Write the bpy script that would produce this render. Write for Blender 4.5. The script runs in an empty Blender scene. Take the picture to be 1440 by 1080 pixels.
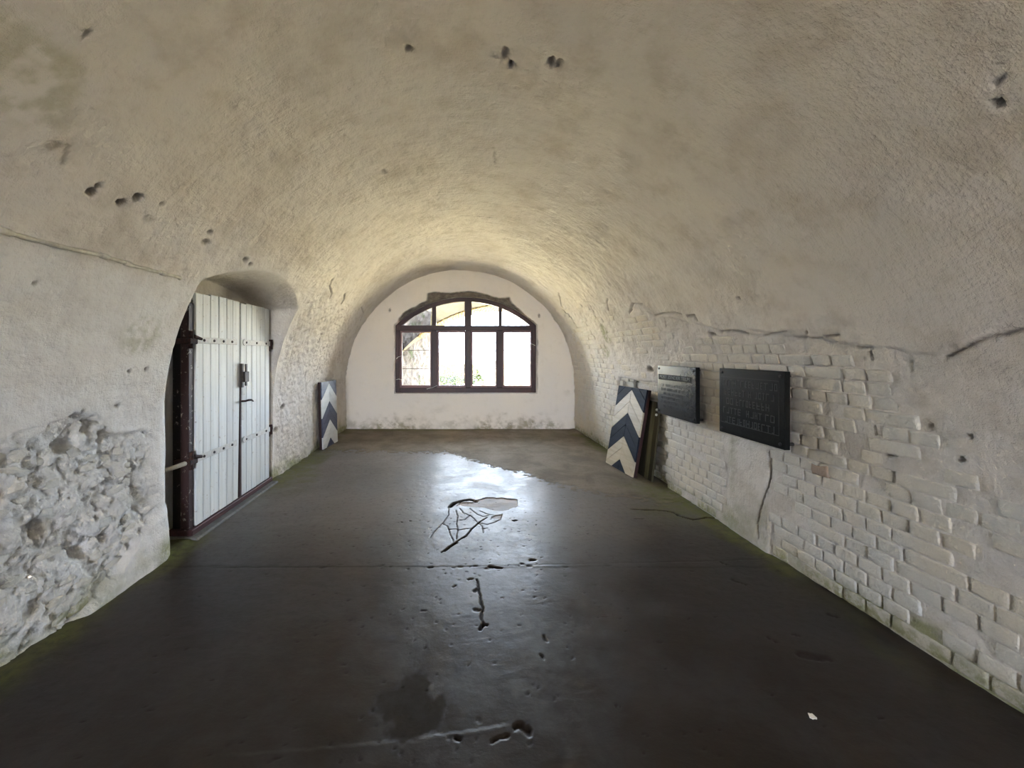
import bpy, bmesh, math, random
import numpy as np
from mathutils import Vector, Matrix

random.seed(7)
RNG = np.random.default_rng(7)
sc = bpy.context.scene
COL = sc.collection

# ------------------------------------------------------------------ camera
CH = 1.55                      # eye height
F = 540.0                      # focal length in pixels of the 1440 px wide frame
VX, VY = 641.0, 497.0          # where the tunnel axis meets the picture
cam = bpy.data.cameras.new('camera')
cam.sensor_fit = 'HORIZONTAL'; cam.sensor_width = 36.0
cam.lens = F / 1440.0 * 36.0
cam.shift_x = (720.0 - VX) / 1440.0
cam.shift_y = -(540.0 - VY) / 1440.0
cam.clip_start = 0.05; cam.clip_end = 300
camo = bpy.data.objects.new('camera', cam); COL.objects.link(camo)
camo.location = (0, 0, CH); camo.rotation_euler = (math.pi / 2, 0, 0)
sc.camera = camo

RDX0, RDX1, RDZ = -1.2, 1.4, 2.5     # unseen opening added behind the camera for fill daylight
# ------------------------------------------------------------------ sky, sun, exposure
SKY_STRENGTH = 30.0
world = bpy.data.worlds.new('hazy_sky'); sc.world = world
world.use_nodes = True
wb = world.node_tree.nodes['Background']
wb.inputs['Color'].default_value = (0.73, 0.825, 1.0, 1)
wb.inputs['Strength'].default_value = SKY_STRENGTH
sun = bpy.data.lights.new('sun', 'SUN'); sun.energy = 110.0; sun.angle = math.radians(2.0)
sun.color = (1.0, 0.90, 0.78)
suno = bpy.data.objects.new('sun', sun); COL.objects.link(suno)
suno.rotation_euler = Vector((-.55, .15, .82)).to_track_quat('Z', 'Y').to_euler()   # high, over the left flank
suno.location = (6, 20, 12)

def portal(name, loc, rot, sx, sy):                               # guides sky sampling through an opening
    l = bpy.data.lights.new(name, 'AREA'); l.shape = 'RECTANGLE'; l.size = sx; l.size_y = sy
    l.cycles.is_portal = True
    o = bpy.data.objects.new(name, l); COL.objects.link(o); o.location = loc; o.rotation_euler = rot
    return o
portal('window_portal', (0.205, 8.30, 1.72), (-math.pi / 2, 0, 0), 2.9, 2.0)
portal('fill_opening_portal', ((RDX0 + RDX1) / 2, -10.14, RDZ / 2), (math.pi / 2, 0, 0), RDX1 - RDX0, RDZ)

vs = sc.view_settings
vs.view_transform = 'Standard'; vs.look = 'None'; vs.exposure = 0.9; vs.gamma = 1.0
vs.use_curve_mapping = False
sc.cycles.sample_clamp_indirect = 12.0

# ------------------------------------------------------------------ room measures
XC, R, H0 = 0.09, 2.32, 0.93
YB = 7.83                      # wall with the window
YR = -10.0                      # wall behind the camera
LTOT = 2 * H0 + math.pi * R
SPLIT = H0 + R * math.radians(41)      # wall gives way to ceiling here

# ------------------------------------------------------------------ numpy noise
def _hash(ix, iy, seed):
    h = (ix.astype(np.int64) * 374761393 + iy.astype(np.int64) * 668265263 + seed * 974634777) & 0xFFFFFFFF
    h = ((h ^ (h >> 13)) * 1274126177) & 0xFFFFFFFF
    h = h ^ (h >> 16)
    return (h & 0xFFFFFF) / float(0xFFFFFF)
def vnoise(x, y, seed=0):
    x, y = np.broadcast_arrays(np.asarray(x, float), np.asarray(y, float))
    ix = np.floor(x); iy = np.floor(y); fx = x - ix; fy = y - iy
    ix = ix.astype(np.int64); iy = iy.astype(np.int64)
    u = fx * fx * fx * (fx * (fx * 6 - 15) + 10); v = fy * fy * fy * (fy * (fy * 6 - 15) + 10)
    a = _hash(ix, iy, seed); b = _hash(ix + 1, iy, seed); c = _hash(ix, iy + 1, seed); d = _hash(ix + 1, iy + 1, seed)
    return (a * (1 - u) + b * u) * (1 - v) + (c * (1 - u) + d * u) * v
def fbm(x, y, seed=0, octs=4, gain=0.5):
    t = 0; amp = 1; tot = 0
    for o in range(octs):
        t = t + amp * vnoise(x * 2 ** o + 13.7 * o, y * 2 ** o + 7.1 * o, seed + o); tot += amp; amp *= gain
    return t / tot * 2 - 1
def worley(x, y, seed=0):
    x, y = np.broadcast_arrays(np.asarray(x, float), np.asarray(y, float))
    ix = np.floor(x).astype(np.int64); iy = np.floor(y).astype(np.int64)
    f1 = np.full(x.shape, 9.0); f2 = np.full(x.shape, 9.0); val = np.zeros(x.shape)
    for dx in (-1, 0, 1):
        for dy in (-1, 0, 1):
            cx = ix + dx; cy = iy + dy
            px = cx + _hash(cx, cy, seed); py = cy + _hash(cx, cy, seed + 1)
            d = np.hypot(px - x, py - y); v = _hash(cx, cy, seed + 2)
            n1 = d < f1
            f2 = np.where(n1, f1, np.minimum(f2, d)); val = np.where(n1, v, val); f1 = np.where(n1, d, f1)
    return f1, f2, val
def sstep(a, b, x):
    t = np.clip((x - a) / (b - a), 0, 1); return t * t * (3 - 2 * t)
def blob(s, y, s0, y0, rs, ry):                                    # 1 at the centre, 0 outside an ellipse
    q = np.hypot((s - s0) / rs, (y - y0) / ry); return 1 - sstep(0.55, 1.0, q)
def seg_dist(px, py, pts):
    """distance of every point to a polyline and the fraction along it"""
    best = np.full(np.shape(px), 1e9)
    for (ax, ay), (bx, by) in zip(pts[:-1], pts[1:]):
        dx, dy = bx - ax, by - ay; L = dx * dx + dy * dy + 1e-12
        t = np.clip(((px - ax) * dx + (py - ay) * dy) / L, 0, 1)
        best = np.minimum(best, np.hypot(px - ax - t * dx, py - ay - t * dy))
    return best
def in_poly(px, py, poly):
    inside = np.zeros(np.shape(px), bool); n = len(poly)
    for i in range(n):
        x1, y1 = poly[i]; x2, y2 = poly[(i + 1) % n]
        c = ((y1 > py) != (y2 > py)) & (px < (x2 - x1) * (py - y1) / (y2 - y1 + 1e-12) + x1)
        inside ^= c
    return inside

# ------------------------------------------------------------------ shell of the casemate
def profile(s):
    s = np.asarray(s, float)
    phi = np.clip((s - H0) / R, 0, math.pi)
    x = XC - R * np.cos(phi); z = H0 + R * np.sin(phi)
    z = np.where(s < H0, s, z); z = np.where(s > H0 + math.pi * R, LTOT - s, z)
    nx = np.cos(phi); nz = -np.sin(phi)
    return x, z, nx, nz
def ray_shell(px, py):
    """surface coordinates (s, Y) of the vault where a sight line of the survey picture meets it"""
    a = (px - VX) / F; b = (VY - py) / F
    # circle
    A = a * a + b * b; zc = CH - H0
    B = 2 * (-a * XC + b * zc); C = XC * XC + zc * zc - R * R
    t = (-B + math.sqrt(B * B - 4 * A * C)) / (2 * A)
    z = CH + b * t
    if z >= H0:
        phi = math.atan2(z - H0, -(a * t - XC)); return H0 + R * phi, t
    t = ((XC + R) if a > 0 else (XC - R)) / a; z = CH + b * t
    return (LTOT - z, t) if a > 0 else (z, t)
def ray_floor(px, py):
    t = CH * F / (py - VY); return (px - VX) / F * t, t
FL = lambda pts: [ray_floor(*p) for p in pts]

NY0, NY1 = 2.93, 4.66           # door niche
def niche_top(Y):
    return 2.31 - 0.285 * ((Y - 3.72) / 0.86) ** 2 * np.where(Y < 3.72, 0.82, 0.62)
def edge_left(Y):               # lower rim of the smooth plaster, left wall
    return np.interp(Y, [0.5, 1.4, 1.85, 2.05, 2.24, 2.36, 2.5, 2.78, 3.1], [1.10, 1.12, 1.13, 1.15, 1.185, 1.15, 1.03, 0.975, 0.95])
def edge_right(Y):
    return np.interp(Y, [0.5, 1.2, 1.63, 1.86, 2.2, 2.6, 3.3, 4.0, 4.74, 5.6, 6.66, 7.9],
                     [1.85, 1.78, 1.66, 1.545, 1.60, 1.67, 1.76, 1.92, 2.12, 2.3, 2.55, 2.6])
HOLES = []                      # (s, Y, radius s, radius Y, depth, dirt)
for px, py, rp, dep, di in [(128, 271, 8, .05, .5), (138, 262, 5, .04, .5), (171, 286, 6, .05, .6), (195, 279, 7, .05, .6), (210, 309, 8, .012, .15),
                        (230, 288, 3, .02, .4), (290, 342, 6, .02, .3), (296, 329, 4, .03, .3), (325, 151, 9, .010, .1), (75, 205, 9, .012, .1), (710, 79, 7, .02, .45),
                        (718, 93, 4, .045, .8), (775, 88, 6, .03, .6), (786, 90, 6, .02, .4), (1404, 143, 7, .05, .5), (1397, 120, 3, .03, .4), (575, 70, 4, .02, .4), (50, 400, 4, .02, .5),
                        (345, 365, 4, .03, .5), (352, 371, 3, .03, .4), (1038, 420, 3, .02, .5), (1134, 467, 3, .02, .5), (180, 523, 3, .02, .3), (204, 520, 3, .02, .3),
                        (165, 570, 4, .02, .2), (118, 578, 4, .015, .2), (540, 240, 3, .02, .3), (123, 47, 5, .012, .3), (1256, 572, 4, .012, .2), (1361, 614, 3, .03, .4),
                        (640, 605, 1, .01, .1), (1306, 597, 4, .03, .5), (1350, 646, 4, .03, .4), (397, 572, 4, .03, .6), (388, 604, 4, .03, .6),
                        (885, 540, 7, .03, .6), (913, 520, 5, .03, .5), (906, 495, 4, .03, .5)]:
    s, t = ray_shell(px, py); q = rp * t / F; 
    ax = abs(px - VX) / F                                           # foreshortening along the axis
    HOLES.append((s, t, q * 1.05, q * 1.05 / max(0.45, min(1.0, ax)), dep, di))
SLITS = []
for pts, w, dep in [([(467, 392), (463, 402), (466, 412), (463, 420)], .012, .03), ([(484, 413), (483, 420), (479, 427)], .014, .035), ([(452, 470), (446, 482)], .016, .03),
                    ([(431, 520), (429, 532)], .012, .02), ([(447, 515), (446, 528)], .012, .02), ([(508, 432), (511, 440), (506, 452), (499, 470)], .012, .025),
                    ([(786, 412), (789, 428), (794, 445)], .012, .03), ([(854, 420), (853, 430), (855, 437)], .012, .03), ([(829, 430), (834, 440)], .010, .02),
                    ([(889, 427), (887, 434), (884, 440)], .016, .04), ([(889, 427), (896, 428), (903, 428)], .010, .02), ([(919, 445), (930, 442), (948, 440), (957, 443)], .012, .03),
                    ([(966, 445), (975, 444), (978, 450)], .014, .03), ([(932, 449), (935, 460)], .010, .02), ([(995, 470), (1003, 472)], .016, .03),
                    ([(1010, 467), (1035, 466), (1050, 470)], .010, .025), ([(1072, 473), (1090, 469), (1105, 466)], .007, .02), ([(1118, 476), (1135, 474), (1150, 476), (1160, 473), (1180, 472)], .007, .022),
                    ([(1203, 489), (1222, 487), (1226, 489)], .006, .022), ([(1221, 495), (1225, 506)], .006, .02), ([(1280, 508), (1282, 523)], .006, .015),
                    ([(1328, 502), (1355, 489), (1388, 475), (1440, 462), (1500, 448)], .009, .016), 
                    ([(694, 208), (695, 228)], .008, .015), ([(645, 303), (665, 304), (698, 307)], .006, .010), ([(88, 230), (95, 205)], .01, .006),
                    ([(1240, 640), (1260, 642)], .006, .03), ([(1228, 599), (1229, 612)], .005, .02),
                    ([(1082, 637), (1083, 672), (1075, 705), (1067, 735), (1068, 755)], .010, .022), ([(1146, 650), (1160, 655), (1162, 676)], .008, .03),
                    ([(884, 545), (890, 540), (912, 541)], .02, .04)]:
    SLITS.append(([ray_shell(*p) for p in pts], w, dep))
SOCKETS = [(1.02, 2.185, .055, .075, .05), (.60, 2.05, .065, .08, .05), (.405, 2.44, .05, .035, .035), (.36, 2.30, .055, .06, .05),
           (.30, 1.72, .06, .08, .04), (.82, 1.80, .05, .07, .04), (.22, 2.02, .05, .06, .035), (1.10, 2.33, .05, .06, .05), (1.03, 2.43, .05, .05, .05)]

CABLE_PX = [(-120, 296), (-60, 308), (0, 323), (26, 331), (80, 345), (140, 358), (165, 366), (187, 373), (222, 382), (250, 389), (284, 400)]
CABLE = np.array([ray_shell(*p) for p in CABLE_PX]).T
def shell(s, Y):
    """displaced surface: returns x, y, z and the masks the plaster material reads"""
    s, Y = np.broadcast_arrays(np.asarray(s, float), np.asarray(Y, float))
    x, z, nx, nz = profile(s)
    left = s < LTOT / 2
    n1 = fbm(s * 1.1, Y * 1.1, 3, 3); n2 = fbm(s * 5.0, Y * 5.0, 11, 4); n3 = fbm(s * 22, Y * 22, 23, 3)
    d = 0.018 * n1 + 0.0065 * n2 + 0.0022 * n3
    d += 0.0016 * fbm(s * 2.5, Y * 13, 31, 3) * sstep(1.8, 2.6, z)                   # trowel sweeps round the vault
    moss = np.zeros(s.shape); browned = np.zeros(s.shape); rough = np.zeros(s.shape)
    jit = 0.035 * fbm(Y * 7, s * 7, 41, 4)
    # ---- left wall, rubble below the plaster rim
    el = edge_left(Y) + jit * sstep(3.1, 2.6, Y)
    ml = left * sstep(0.012, -0.012, z - el) * (1 - sstep(2.70, 2.92, Y + 0.03 * n2))
    foot = left * sstep(0.02, -0.03, z - np.interp(Y, [2.2, 2.45, 2.75, 3.3], [0.0, 0.10, 0.33, 0.36])) * (Y < 3.3)
    ml = ml * (1 - foot)
    f1, f2, v = worley(s * 9.5 + 0.35 * n2, Y * 5.0 + 0.35 * fbm(s * 4, Y * 4, 55, 2), 61)
    rub = (v - 0.5) * 0.048 + 0.014 * sstep(0.0, 0.12, f2 - f1) - 0.012 + 0.014 * fbm(s * 9, Y * 9, 65, 3)
    g1, g2, gv = worley(s * 27, Y * 23, 71)
    rub = rub + 0.022 * (gv - 0.5) * sstep(0, .25, g2 - g1) + 0.006 * (0.5 - g1) + 0.010 * fbm(s * 30, Y * 30, 81, 4, .7)
    d = d + ml * (rub - 0.020)
    rough = np.maximum(rough, ml)
    d = d + foot * (0.030 + 0.03 * sstep(0.3, 0.0, z))
    for (s0, y0, rs, ry, dep) in SOCKETS:
        b = blob(s + 0.02 * n2, Y + 0.03 * n3, s0, y0, rs, ry) * left
        d = d - b * dep; browned = np.maximum(browned, 0.14 * b)
    # ---- left wall beyond the door: rough lime coat
    mf = left * sstep(4.70, 4.85, Y) * sstep(2.42, 2.20, z + 0.25 * n2) 
    d = d + mf * (0.016 * fbm(s * 13, Y * 13, 91, 5, .65) + 0.014 * (0.5 - worley(s * 17, Y * 13, 95)[0]) + 0.006 * n3)
    rough = np.maximum(rough, mf * 0.8)
    # ---- right wall below the rim
    er = edge_right(Y) + 0.6 * jit
    mr = (~left) * sstep(0.010, -0.010, z - er)
    w1, w2, wv = worley(s * 12, Y * 8, 101)
    d = d + mr * (-0.010 + (0.0035 + 0.006 * sstep(.9, 1.3, z)) * fbm(s * 13, Y * 11, 111, 5, .65) + 0.004 * (0.5 - w1) * sstep(.8, 1.2, z) + 0.002 * (wv - 0.5))
    rough = np.maximum(rough, mr * 0.75)
    rec = (~left) * sstep(4.35, 4.5, Y) * sstep(5.75, 5.55, Y) * sstep(1.22, 1.14, z)
    d = d - rec * 0.07
    patch = (~left) * sstep(2.93, 2.97, Y + 0.03 * n2) * sstep(3.45, 3.35, Y + 0.04 * n2) * sstep(0.86, 0.80, z)
    d = d + patch * 0.014; moss = np.maximum(moss, patch * 0.45 * sstep(-0.3, 0.5, n2))
    # ---- pits and chips, tinted dark brown towards the middle
    for (s0, y0, rs, ry, dep, di) in HOLES:
        m = (np.abs(s - s0) < 3 * rs) & (np.abs(Y - y0) < 3 * ry)
        b = blob(s + 0.010 * n3, Y + 0.010 * n3, s0, y0, rs, ry) * m
        d = d - b * dep; browned = np.maximum(browned, di * b)
    for pts, w, dep in SLITS:
        a = np.array(pts); m = (s > a[:, 0].min() - .1) & (s < a[:, 0].max() + .1) & (Y > a[:, 1].min() - .1) & (Y < a[:, 1].max() + .1)
        if not m.any(): continue
        q = seg_dist(s[m] + 0.008 * n3[m], Y[m] + 0.012 * n2[m], pts)
        b = 1 - sstep(0.35 * w, 1.25 * w, q)
        dd = np.zeros(s.shape); dd[m] = b; d = d - dd * dep
        if dep > 0: browned = np.maximum(browned, 0.38 * dd)
    # ---- moss and grime
    base = sstep(0.20, 0.02, z + 0.14 * n2 - 0.02)
    moss = np.maximum(moss, base * sstep(-0.55, 0.35, fbm(Y * 3, s * 3, 121, 3)) * 0.85)
    for px, py, rr, k in [(850, 470, .17, .75), (851, 495, .14, .6), (50, 112, .22, .42), (15, 75, .16, .40), (200, 470, .16, .4), (1395, 205, .2, .08), (846, 585, .1, .3)]:
        s0, t0 = ray_shell(px, py)
        moss = np.maximum(moss, k * blob(s + 0.06 * n2, Y + 0.08 * n2, s0, t0, rr, rr * 1.2) * sstep(-0.5, 0.3, n3 + n2))
    s0, t0 = ray_shell(1150, 665)
    browned = np.maximum(browned, 0.55 * blob(s + .01 * n3, Y + .02 * n2, s0, t0, .05, .05))
    s0, t0 = ray_shell(1120, 648)
    X = x + nx * d; Z = z + nz * d
    # ---- door niche cut into the flank of the vault
    top = niche_top(Y)
    ya = np.interp(z, [0, 1.0, 1.5, 1.9], [2.86, 2.88, 2.89, 2.885]); yb_ = np.interp(z, [0, 1.0, 1.5, 1.9], [3.27, 3.27, 3.12, 2.95])
    w = np.clip((Y - ya) / (yb_ - ya), 0, 1); w = w * w * (3 - 2 * w)
    w = w * sstep(NY1 + 0.015, NY1 - 0.02, Y) * sstep(top + 0.012, top - 0.045, Z) * left
    deep = -2.42
    Xn = deep + 0.004 * n2
    X = np.where(left, X * (1 - w) + np.minimum(Xn, X) * w, X)
    lime = left * sstep(.06, -.10, s - np.interp(Y, CABLE[1], CABLE[0]) + .05 * n2) * sstep(4.75, 4.6, Y) + ml * .5
    return X, Y, Z, moss, np.clip(browned, 0, 1), rough, np.clip(lime, 0, 1)

def link(o, parent=None):
    COL.objects.link(o)
    if parent is not None: o.parent = parent
    return o
def tag(o, label=None, cat=None, group=None, kind=None):
    if label: o['label'] = label
    if cat: o['category'] = cat
    if group: o['group'] = group
    if kind: o['kind'] = kind
    return o
def empty(name, loc=(0, 0, 0), rz=0.0):
    o = bpy.data.objects.new(name, None); COL.objects.link(o); o.location = loc; o.rotation_euler = (0, 0, rz)
    o.empty_display_size = 0.1
    return o
def grid_mesh(name, X, Y, Z, attrs, mat, uv=None, flip=False):
    """a mesh from 2-D arrays of vertex positions, smooth normals, point attributes"""
    n, m = X.shape
    co = np.stack([X, Y, Z], -1).reshape(-1, 3)
    i = np.arange(n * m).reshape(n, m)
    q = np.stack([i[:-1, :-1], i[1:, :-1], i[1:, 1:], i[:-1, 1:]], -1).reshape(-1, 4)
    if flip: q = q[:, ::-1]
    me = bpy.data.meshes.new(name)
    me.vertices.add(len(co)); me.vertices.foreach_set('co', co.astype(np.float32).ravel())
    me.loops.add(q.size); me.loops.foreach_set('vertex_index', q.astype(np.int32).ravel())
    me.polygons.add(len(q)); me.polygons.foreach_set('loop_start', np.arange(0, q.size, 4, dtype=np.int32))
    me.update(calc_edges=True)
    me.polygons.foreach_set('use_smooth', np.ones(len(q), bool))
    for k, a in attrs.items():
        at = me.attributes.new(k, 'FLOAT', 'POINT'); at.data.foreach_set('value', a.astype(np.float32).ravel())
    if uv is not None:
        l = me.uv_layers.new(name='sy')
        u = np.stack([uv[0], uv[1]], -1).reshape(-1, 2)[q.ravel()]
        l.data.foreach_set('uv', u.astype(np.float32).ravel())
    me.materials.append(mat)
    return me
class MB:
    """collects shapes and links them as one mesh object"""
    def __init__(s): s.v = []; s.f = []; s.m = []
    def add(s, vs_, fs, mi=0):
        o = len(s.v); s.v += [tuple(v) for v in vs_]; s.f += [tuple(o + i for i in f) for f in fs]; s.m += [mi] * len(fs)
    def box(s, x0, x1, y0, y1, z0, z1, mi=0, b=0.0):
        if b <= 0:
            vs_ = [(x, y, z) for z in (z0, z1) for y in (y0, y1) for x in (x0, x1)]
            s.add(vs_, [(0, 2, 3, 1), (4, 5, 7, 6), (0, 1, 5, 4), (2, 6, 7, 3), (0, 4, 6, 2), (1, 3, 7, 5)], mi); return
        bm = bmesh.new(); bmesh.ops.create_cube(bm, size=1)
        for v in bm.verts:
            v.co = Vector(((x0 + x1) / 2 + v.co.x * (x1 - x0), (y0 + y1) / 2 + v.co.y * (y1 - y0), (z0 + z1) / 2 + v.co.z * (z1 - z0)))
        bmesh.ops.bevel(bm, geom=bm.edges[:], offset=b, segments=1, affect='EDGES', profile=0.5)
        bm.verts.ensure_lookup_table(); bm.verts.index_update()
        s.add([v.co[:] for v in bm.verts], [[v.index for v in f.verts] for f in bm.faces], mi); bm.free()
    def tube(s, pts, r, n=8, mi=0, cap=True):
        pts = [Vector(p) for p in pts]; rings = []
        for i, p in enumerate(pts):
            t = (pts[min(i + 1, len(pts) - 1)] - pts[max(i - 1, 0)]).normalized()
            a = t.cross(Vector((0, 0, 1)))
            if a.length < 1e-3: a = t.cross(Vector((1, 0, 0)))
            a.normalize(); b = t.cross(a)
            rr = r[i] if isinstance(r, (list, tuple)) else r
            rings.append([p + a * rr * math.cos(2 * math.pi * k / n) + b * rr * math.sin(2 * math.pi * k / n) for k in range(n)])
        o = [v for rg in rings for v in rg]; fs = []
        for i in range(len(rings) - 1):
            for k in range(n):
                k2 = (k + 1) % n; fs.append((i * n + k, i * n + k2, (i + 1) * n + k2, (i + 1) * n + k))
        if cap: fs.append(tuple(range(n))[::-1]); fs.append(tuple((len(rings) - 1) * n + k for k in range(n)))
        s.add(o, fs, mi)
    def prism(s, poly, fn, d0, d1, mi=0):
        """poly of (u, v) pushed from depth d0 to d1 through fn(u, v, d) -> point"""
        n = len(poly)
        s.add([fn(u, v, d0) for u, v in poly] + [fn(u, v, d1) for u, v in poly],
              [tuple(range(n))[::-1], tuple(range(n, 2 * n))] + [(i, (i + 1) % n, n + (i + 1) % n, n + i) for i in range(n)], mi)
    def build(s, name, mats, parent=None, smooth=False, recalc=True):
        me = bpy.data.meshes.new(name); me.from_pydata(s.v, [], s.f)
        for m in (mats if isinstance(mats, (list, tuple)) else [mats]): me.materials.append(m)
        me.polygons.foreach_set('material_index', s.m)
        if recalc:
            bm = bmesh.new(); bm.from_mesh(me); bmesh.ops.recalc_face_normals(bm, faces=bm.faces[:]); bm.to_mesh(me); bm.free()
        me.polygons.foreach_set('use_smooth', [smooth] * len(me.polygons))
        me.update()
        return link(bpy.data.objects.new(name, me), parent)

# ------------------------------------------------------------------ materials
class NT:
    def __init__(s, name):
        s.mat = bpy.data.materials.new(name); s.mat.use_nodes = True
        s.t = s.mat.node_tree; s.b = s.t.nodes['Principled BSDF']; s.out = s.t.nodes['Material Output']
    def n(s, typ, **kw):
        nd = s.t.nodes.new(typ)
        for k, v in kw.items():
            if k in ('op',): nd.operation = v
            elif k == 'blend': nd.blend_type = v
            elif k == 'dtype': nd.data_type = v
            elif k == 'attr': nd.attribute_name = v
            elif k.startswith('i_'): 
                key = k[2:].replace('_', ' ')
                nd.inputs[key].default_value = v
        return nd
    def l(s, a, b): s.t.links.new(a, b)
    def val(s, x, sock):
        if hasattr(x, 'is_linked') or hasattr(x, 'links'): s.l(x, sock)
        else: sock.default_value = x
    def math(s, op, a, b=0.0, clamp=False):
        nd = s.t.nodes.new('ShaderNodeMath'); nd.operation = op; nd.use_clamp = clamp
        s.val(a, nd.inputs[0]); s.val(b, nd.inputs[1]); return nd.outputs[0]
    def mix(s, f, a, b, blend='MIX'):
        nd = s.t.nodes.new('ShaderNodeMix'); nd.data_type = 'RGBA'; nd.blend_type = blend; nd.clamp_factor = True
        for v, k in ((f, 0), (a, 6), (b, 7)):
            if isinstance(v, tuple) and len(v) == 3: v = v + (1,)
            s.val(v, nd.inputs[k])
        return nd.outputs[2]
    def noise(s, vec, scale, detail=4, rough=0.55, dist=0.0):
        nd = s.t.nodes.new('ShaderNodeTexNoise'); nd.inputs['Scale'].default_value = scale; nd.inputs['Detail'].default_value = detail
        nd.inputs['Roughness'].default_value = rough; nd.inputs['Distortion'].default_value = dist
        if vec is not None: s.l(vec, nd.inputs['Vector'])
        return nd.outputs['Fac']
    def voro(s, vec, scale, feature='F1'):
        nd = s.t.nodes.new('ShaderNodeTexVoronoi'); nd.feature = feature; nd.inputs['Scale'].default_value = scale
        if vec is not None: s.l(vec, nd.inputs['Vector'])
        return nd.outputs['Distance']
    def ramp(s, f, a, b, lo=0.0, hi=1.0):
        nd = s.t.nodes.new('ShaderNodeMapRange'); nd.interpolation_type = 'SMOOTHSTEP'
        s.val(f, nd.inputs[0]); nd.inputs[1].default_value = a; nd.inputs[2].default_value = b; nd.inputs[3].default_value = lo; nd.inputs[4].default_value = hi
        return nd.outputs[0]
    def obj(s): return s.t.nodes.new('ShaderNodeTexCoord').outputs['Object']
    def pos(s): return s.t.nodes.new('ShaderNodeNewGeometry').outputs['Position']
    def uv(s, name='sy'):
        nd = s.t.nodes.new('ShaderNodeUVMap'); nd.uv_map = name; return nd.outputs[0]
    def scale(s, vec, xyz):
        nd = s.t.nodes.new('ShaderNodeMapping'); nd.inputs['Scale'].default_value = xyz; s.l(vec, nd.inputs['Vector']); return nd.outputs[0]
    def attr(s, name):
        nd = s.t.nodes.new('ShaderNodeAttribute'); nd.attribute_name = name; return nd.outputs['Fac']
    def bump(s, h, strength, dist, prev=None):
        nd = s.t.nodes.new('ShaderNodeBump'); nd.inputs['Strength'].default_value = strength; nd.inputs['Distance'].default_value = dist
        s.l(h, nd.inputs['Height'])
        if prev is not None: s.l(prev, nd.inputs['Normal'])
        return nd.outputs[0]
    def fin(s, col=None, rough=None, normal=None, spec=None, metal=None):
        if col is not None:
            if isinstance(col, tuple) and len(col) == 3: col = col + (1,)
            s.val(col, s.b.inputs['Base Color'])
        if rough is not None: s.val(rough, s.b.inputs['Roughness'])
        if normal is not None: s.l(normal, s.b.inputs['Normal'])
        if spec is not None: s.val(spec, s.b.inputs['Specular IOR Level'])
        if metal is not None: s.val(metal, s.b.inputs['Metallic'])
        return s.mat
M = {}
def plaster(name, base, warm, streak):
    t = NT(name); p = t.pos(); uv = t.uv()
    big = t.noise(p, 0.9, 4); mid = t.noise(p, 4.5, 6, 0.65)
    c = t.mix(t.ramp(big, .35, .65), base, warm)
    c = t.mix(t.ramp(mid, .46, .72, 0, .5), c, (base[0] * .74, base[1] * .70, base[2] * .63))
    c = t.mix(t.ramp(t.noise(p, 1.7, 5, .6), .50, .72, 0, .45), c, (base[0] * .72, base[1] * .67, base[2] * .60))
    fine = t.noise(p, 30, 5, .7)
    c = t.mix(t.ramp(fine, .55, .8, 0, .30), c, (base[0] * .72, base[1] * .68, base[2] * .62))
    c = t.mix(t.ramp(t.noise(p, 11, 5, .7), .60, .75, 0, .25), c, (.86, .84, .80))
    c = t.mix(t.math('MULTIPLY', t.attr('lime'), t.ramp(mid, .3, .6, .85, .5)), c, (.85, .835, .81))
    moss = t.math('MULTIPLY', t.attr('moss'), t.ramp(t.noise(p, 16, 5, .7), .25, .6, .45, 1))
    c = t.mix(moss, c, (.235, .235, .072))
    c = t.mix(t.attr('browned'), c, (.11, .075, .05))
    st = t.noise(t.scale(uv, (2.2, 26, 1)), 1.0, 5, .6)
    lump = t.noise(p, 9, 5, .6); fn = t.noise(p, 55, 4, .7); gr = t.noise(p, 160, 3, .6)
    nrm = t.bump(st, .9 * streak, .018)
    nrm = t.bump(lump, .8, .030, nrm)
    rg = t.attr('rough')
    nrm = t.bump(t.math('MULTIPLY', t.noise(p, 24, 6, .7), t.math('ADD', .45, t.math('MULTIPLY', rg, .45))), .8, .016, nrm)
    nrm = t.bump(t.math('MULTIPLY', fn, t.math('ADD', .6, t.math('MULTIPLY', rg, .5))), .8, .009, nrm)
    nrm = t.bump(gr, .40, .0035, nrm)
    return t.fin(c, t.ramp(mid, .3, .7, .62, .85), nrm, .35)
M['wall_plaster'] = plaster('wall_limewash', (.68, .63, .58), (.72, .66, .59), .40)
M['ceiling_plaster'] = M['wall_plaster']
def brickmat(name, base, dirtcol):
    t = NT(name); p = t.pos()
    c = t.mix(t.ramp(t.noise(p, 2.0, 4), .35, .65), base, (base[0] * 1.04, base[1] * .985, base[2] * .90))
    c = t.mix(t.ramp(t.noise(p, 26, 5, .7), .55, .78, 0, .35), c, dirtcol)
    sx = t.t.nodes.new('ShaderNodeSeparateXYZ'); t.l(p, sx.inputs[0])
    mo = t.math('MULTIPLY', t.ramp(t.math('ADD', sx.outputs[2], t.math('MULTIPLY', t.noise(p, 4, 4, .6), .16)), .10, .26, 1, 0), t.ramp(t.noise(p, 15, 5, .7), .35, .6, .25, .9))
    c = t.mix(mo, c, (.25, .24, .09))
    nrm = t.bump(t.noise(p, 26, 6, .68), .9, .018); nrm = t.bump(t.noise(p, 95, 4, .7), .7, .006, nrm)
    return t.fin(c, .78, nrm, .35)
M['brick_white'] = brickmat('limewashed_brick', (.675, .64, .58), (.50, .46, .40))
M['brick_bare'] = brickmat('bare_red_brick', (.43, .33, .26), (.52, .47, .39))
M['stone_white'] = brickmat('limewashed_stone', (.68, .665, .625), (.50, .48, .44))
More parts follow.
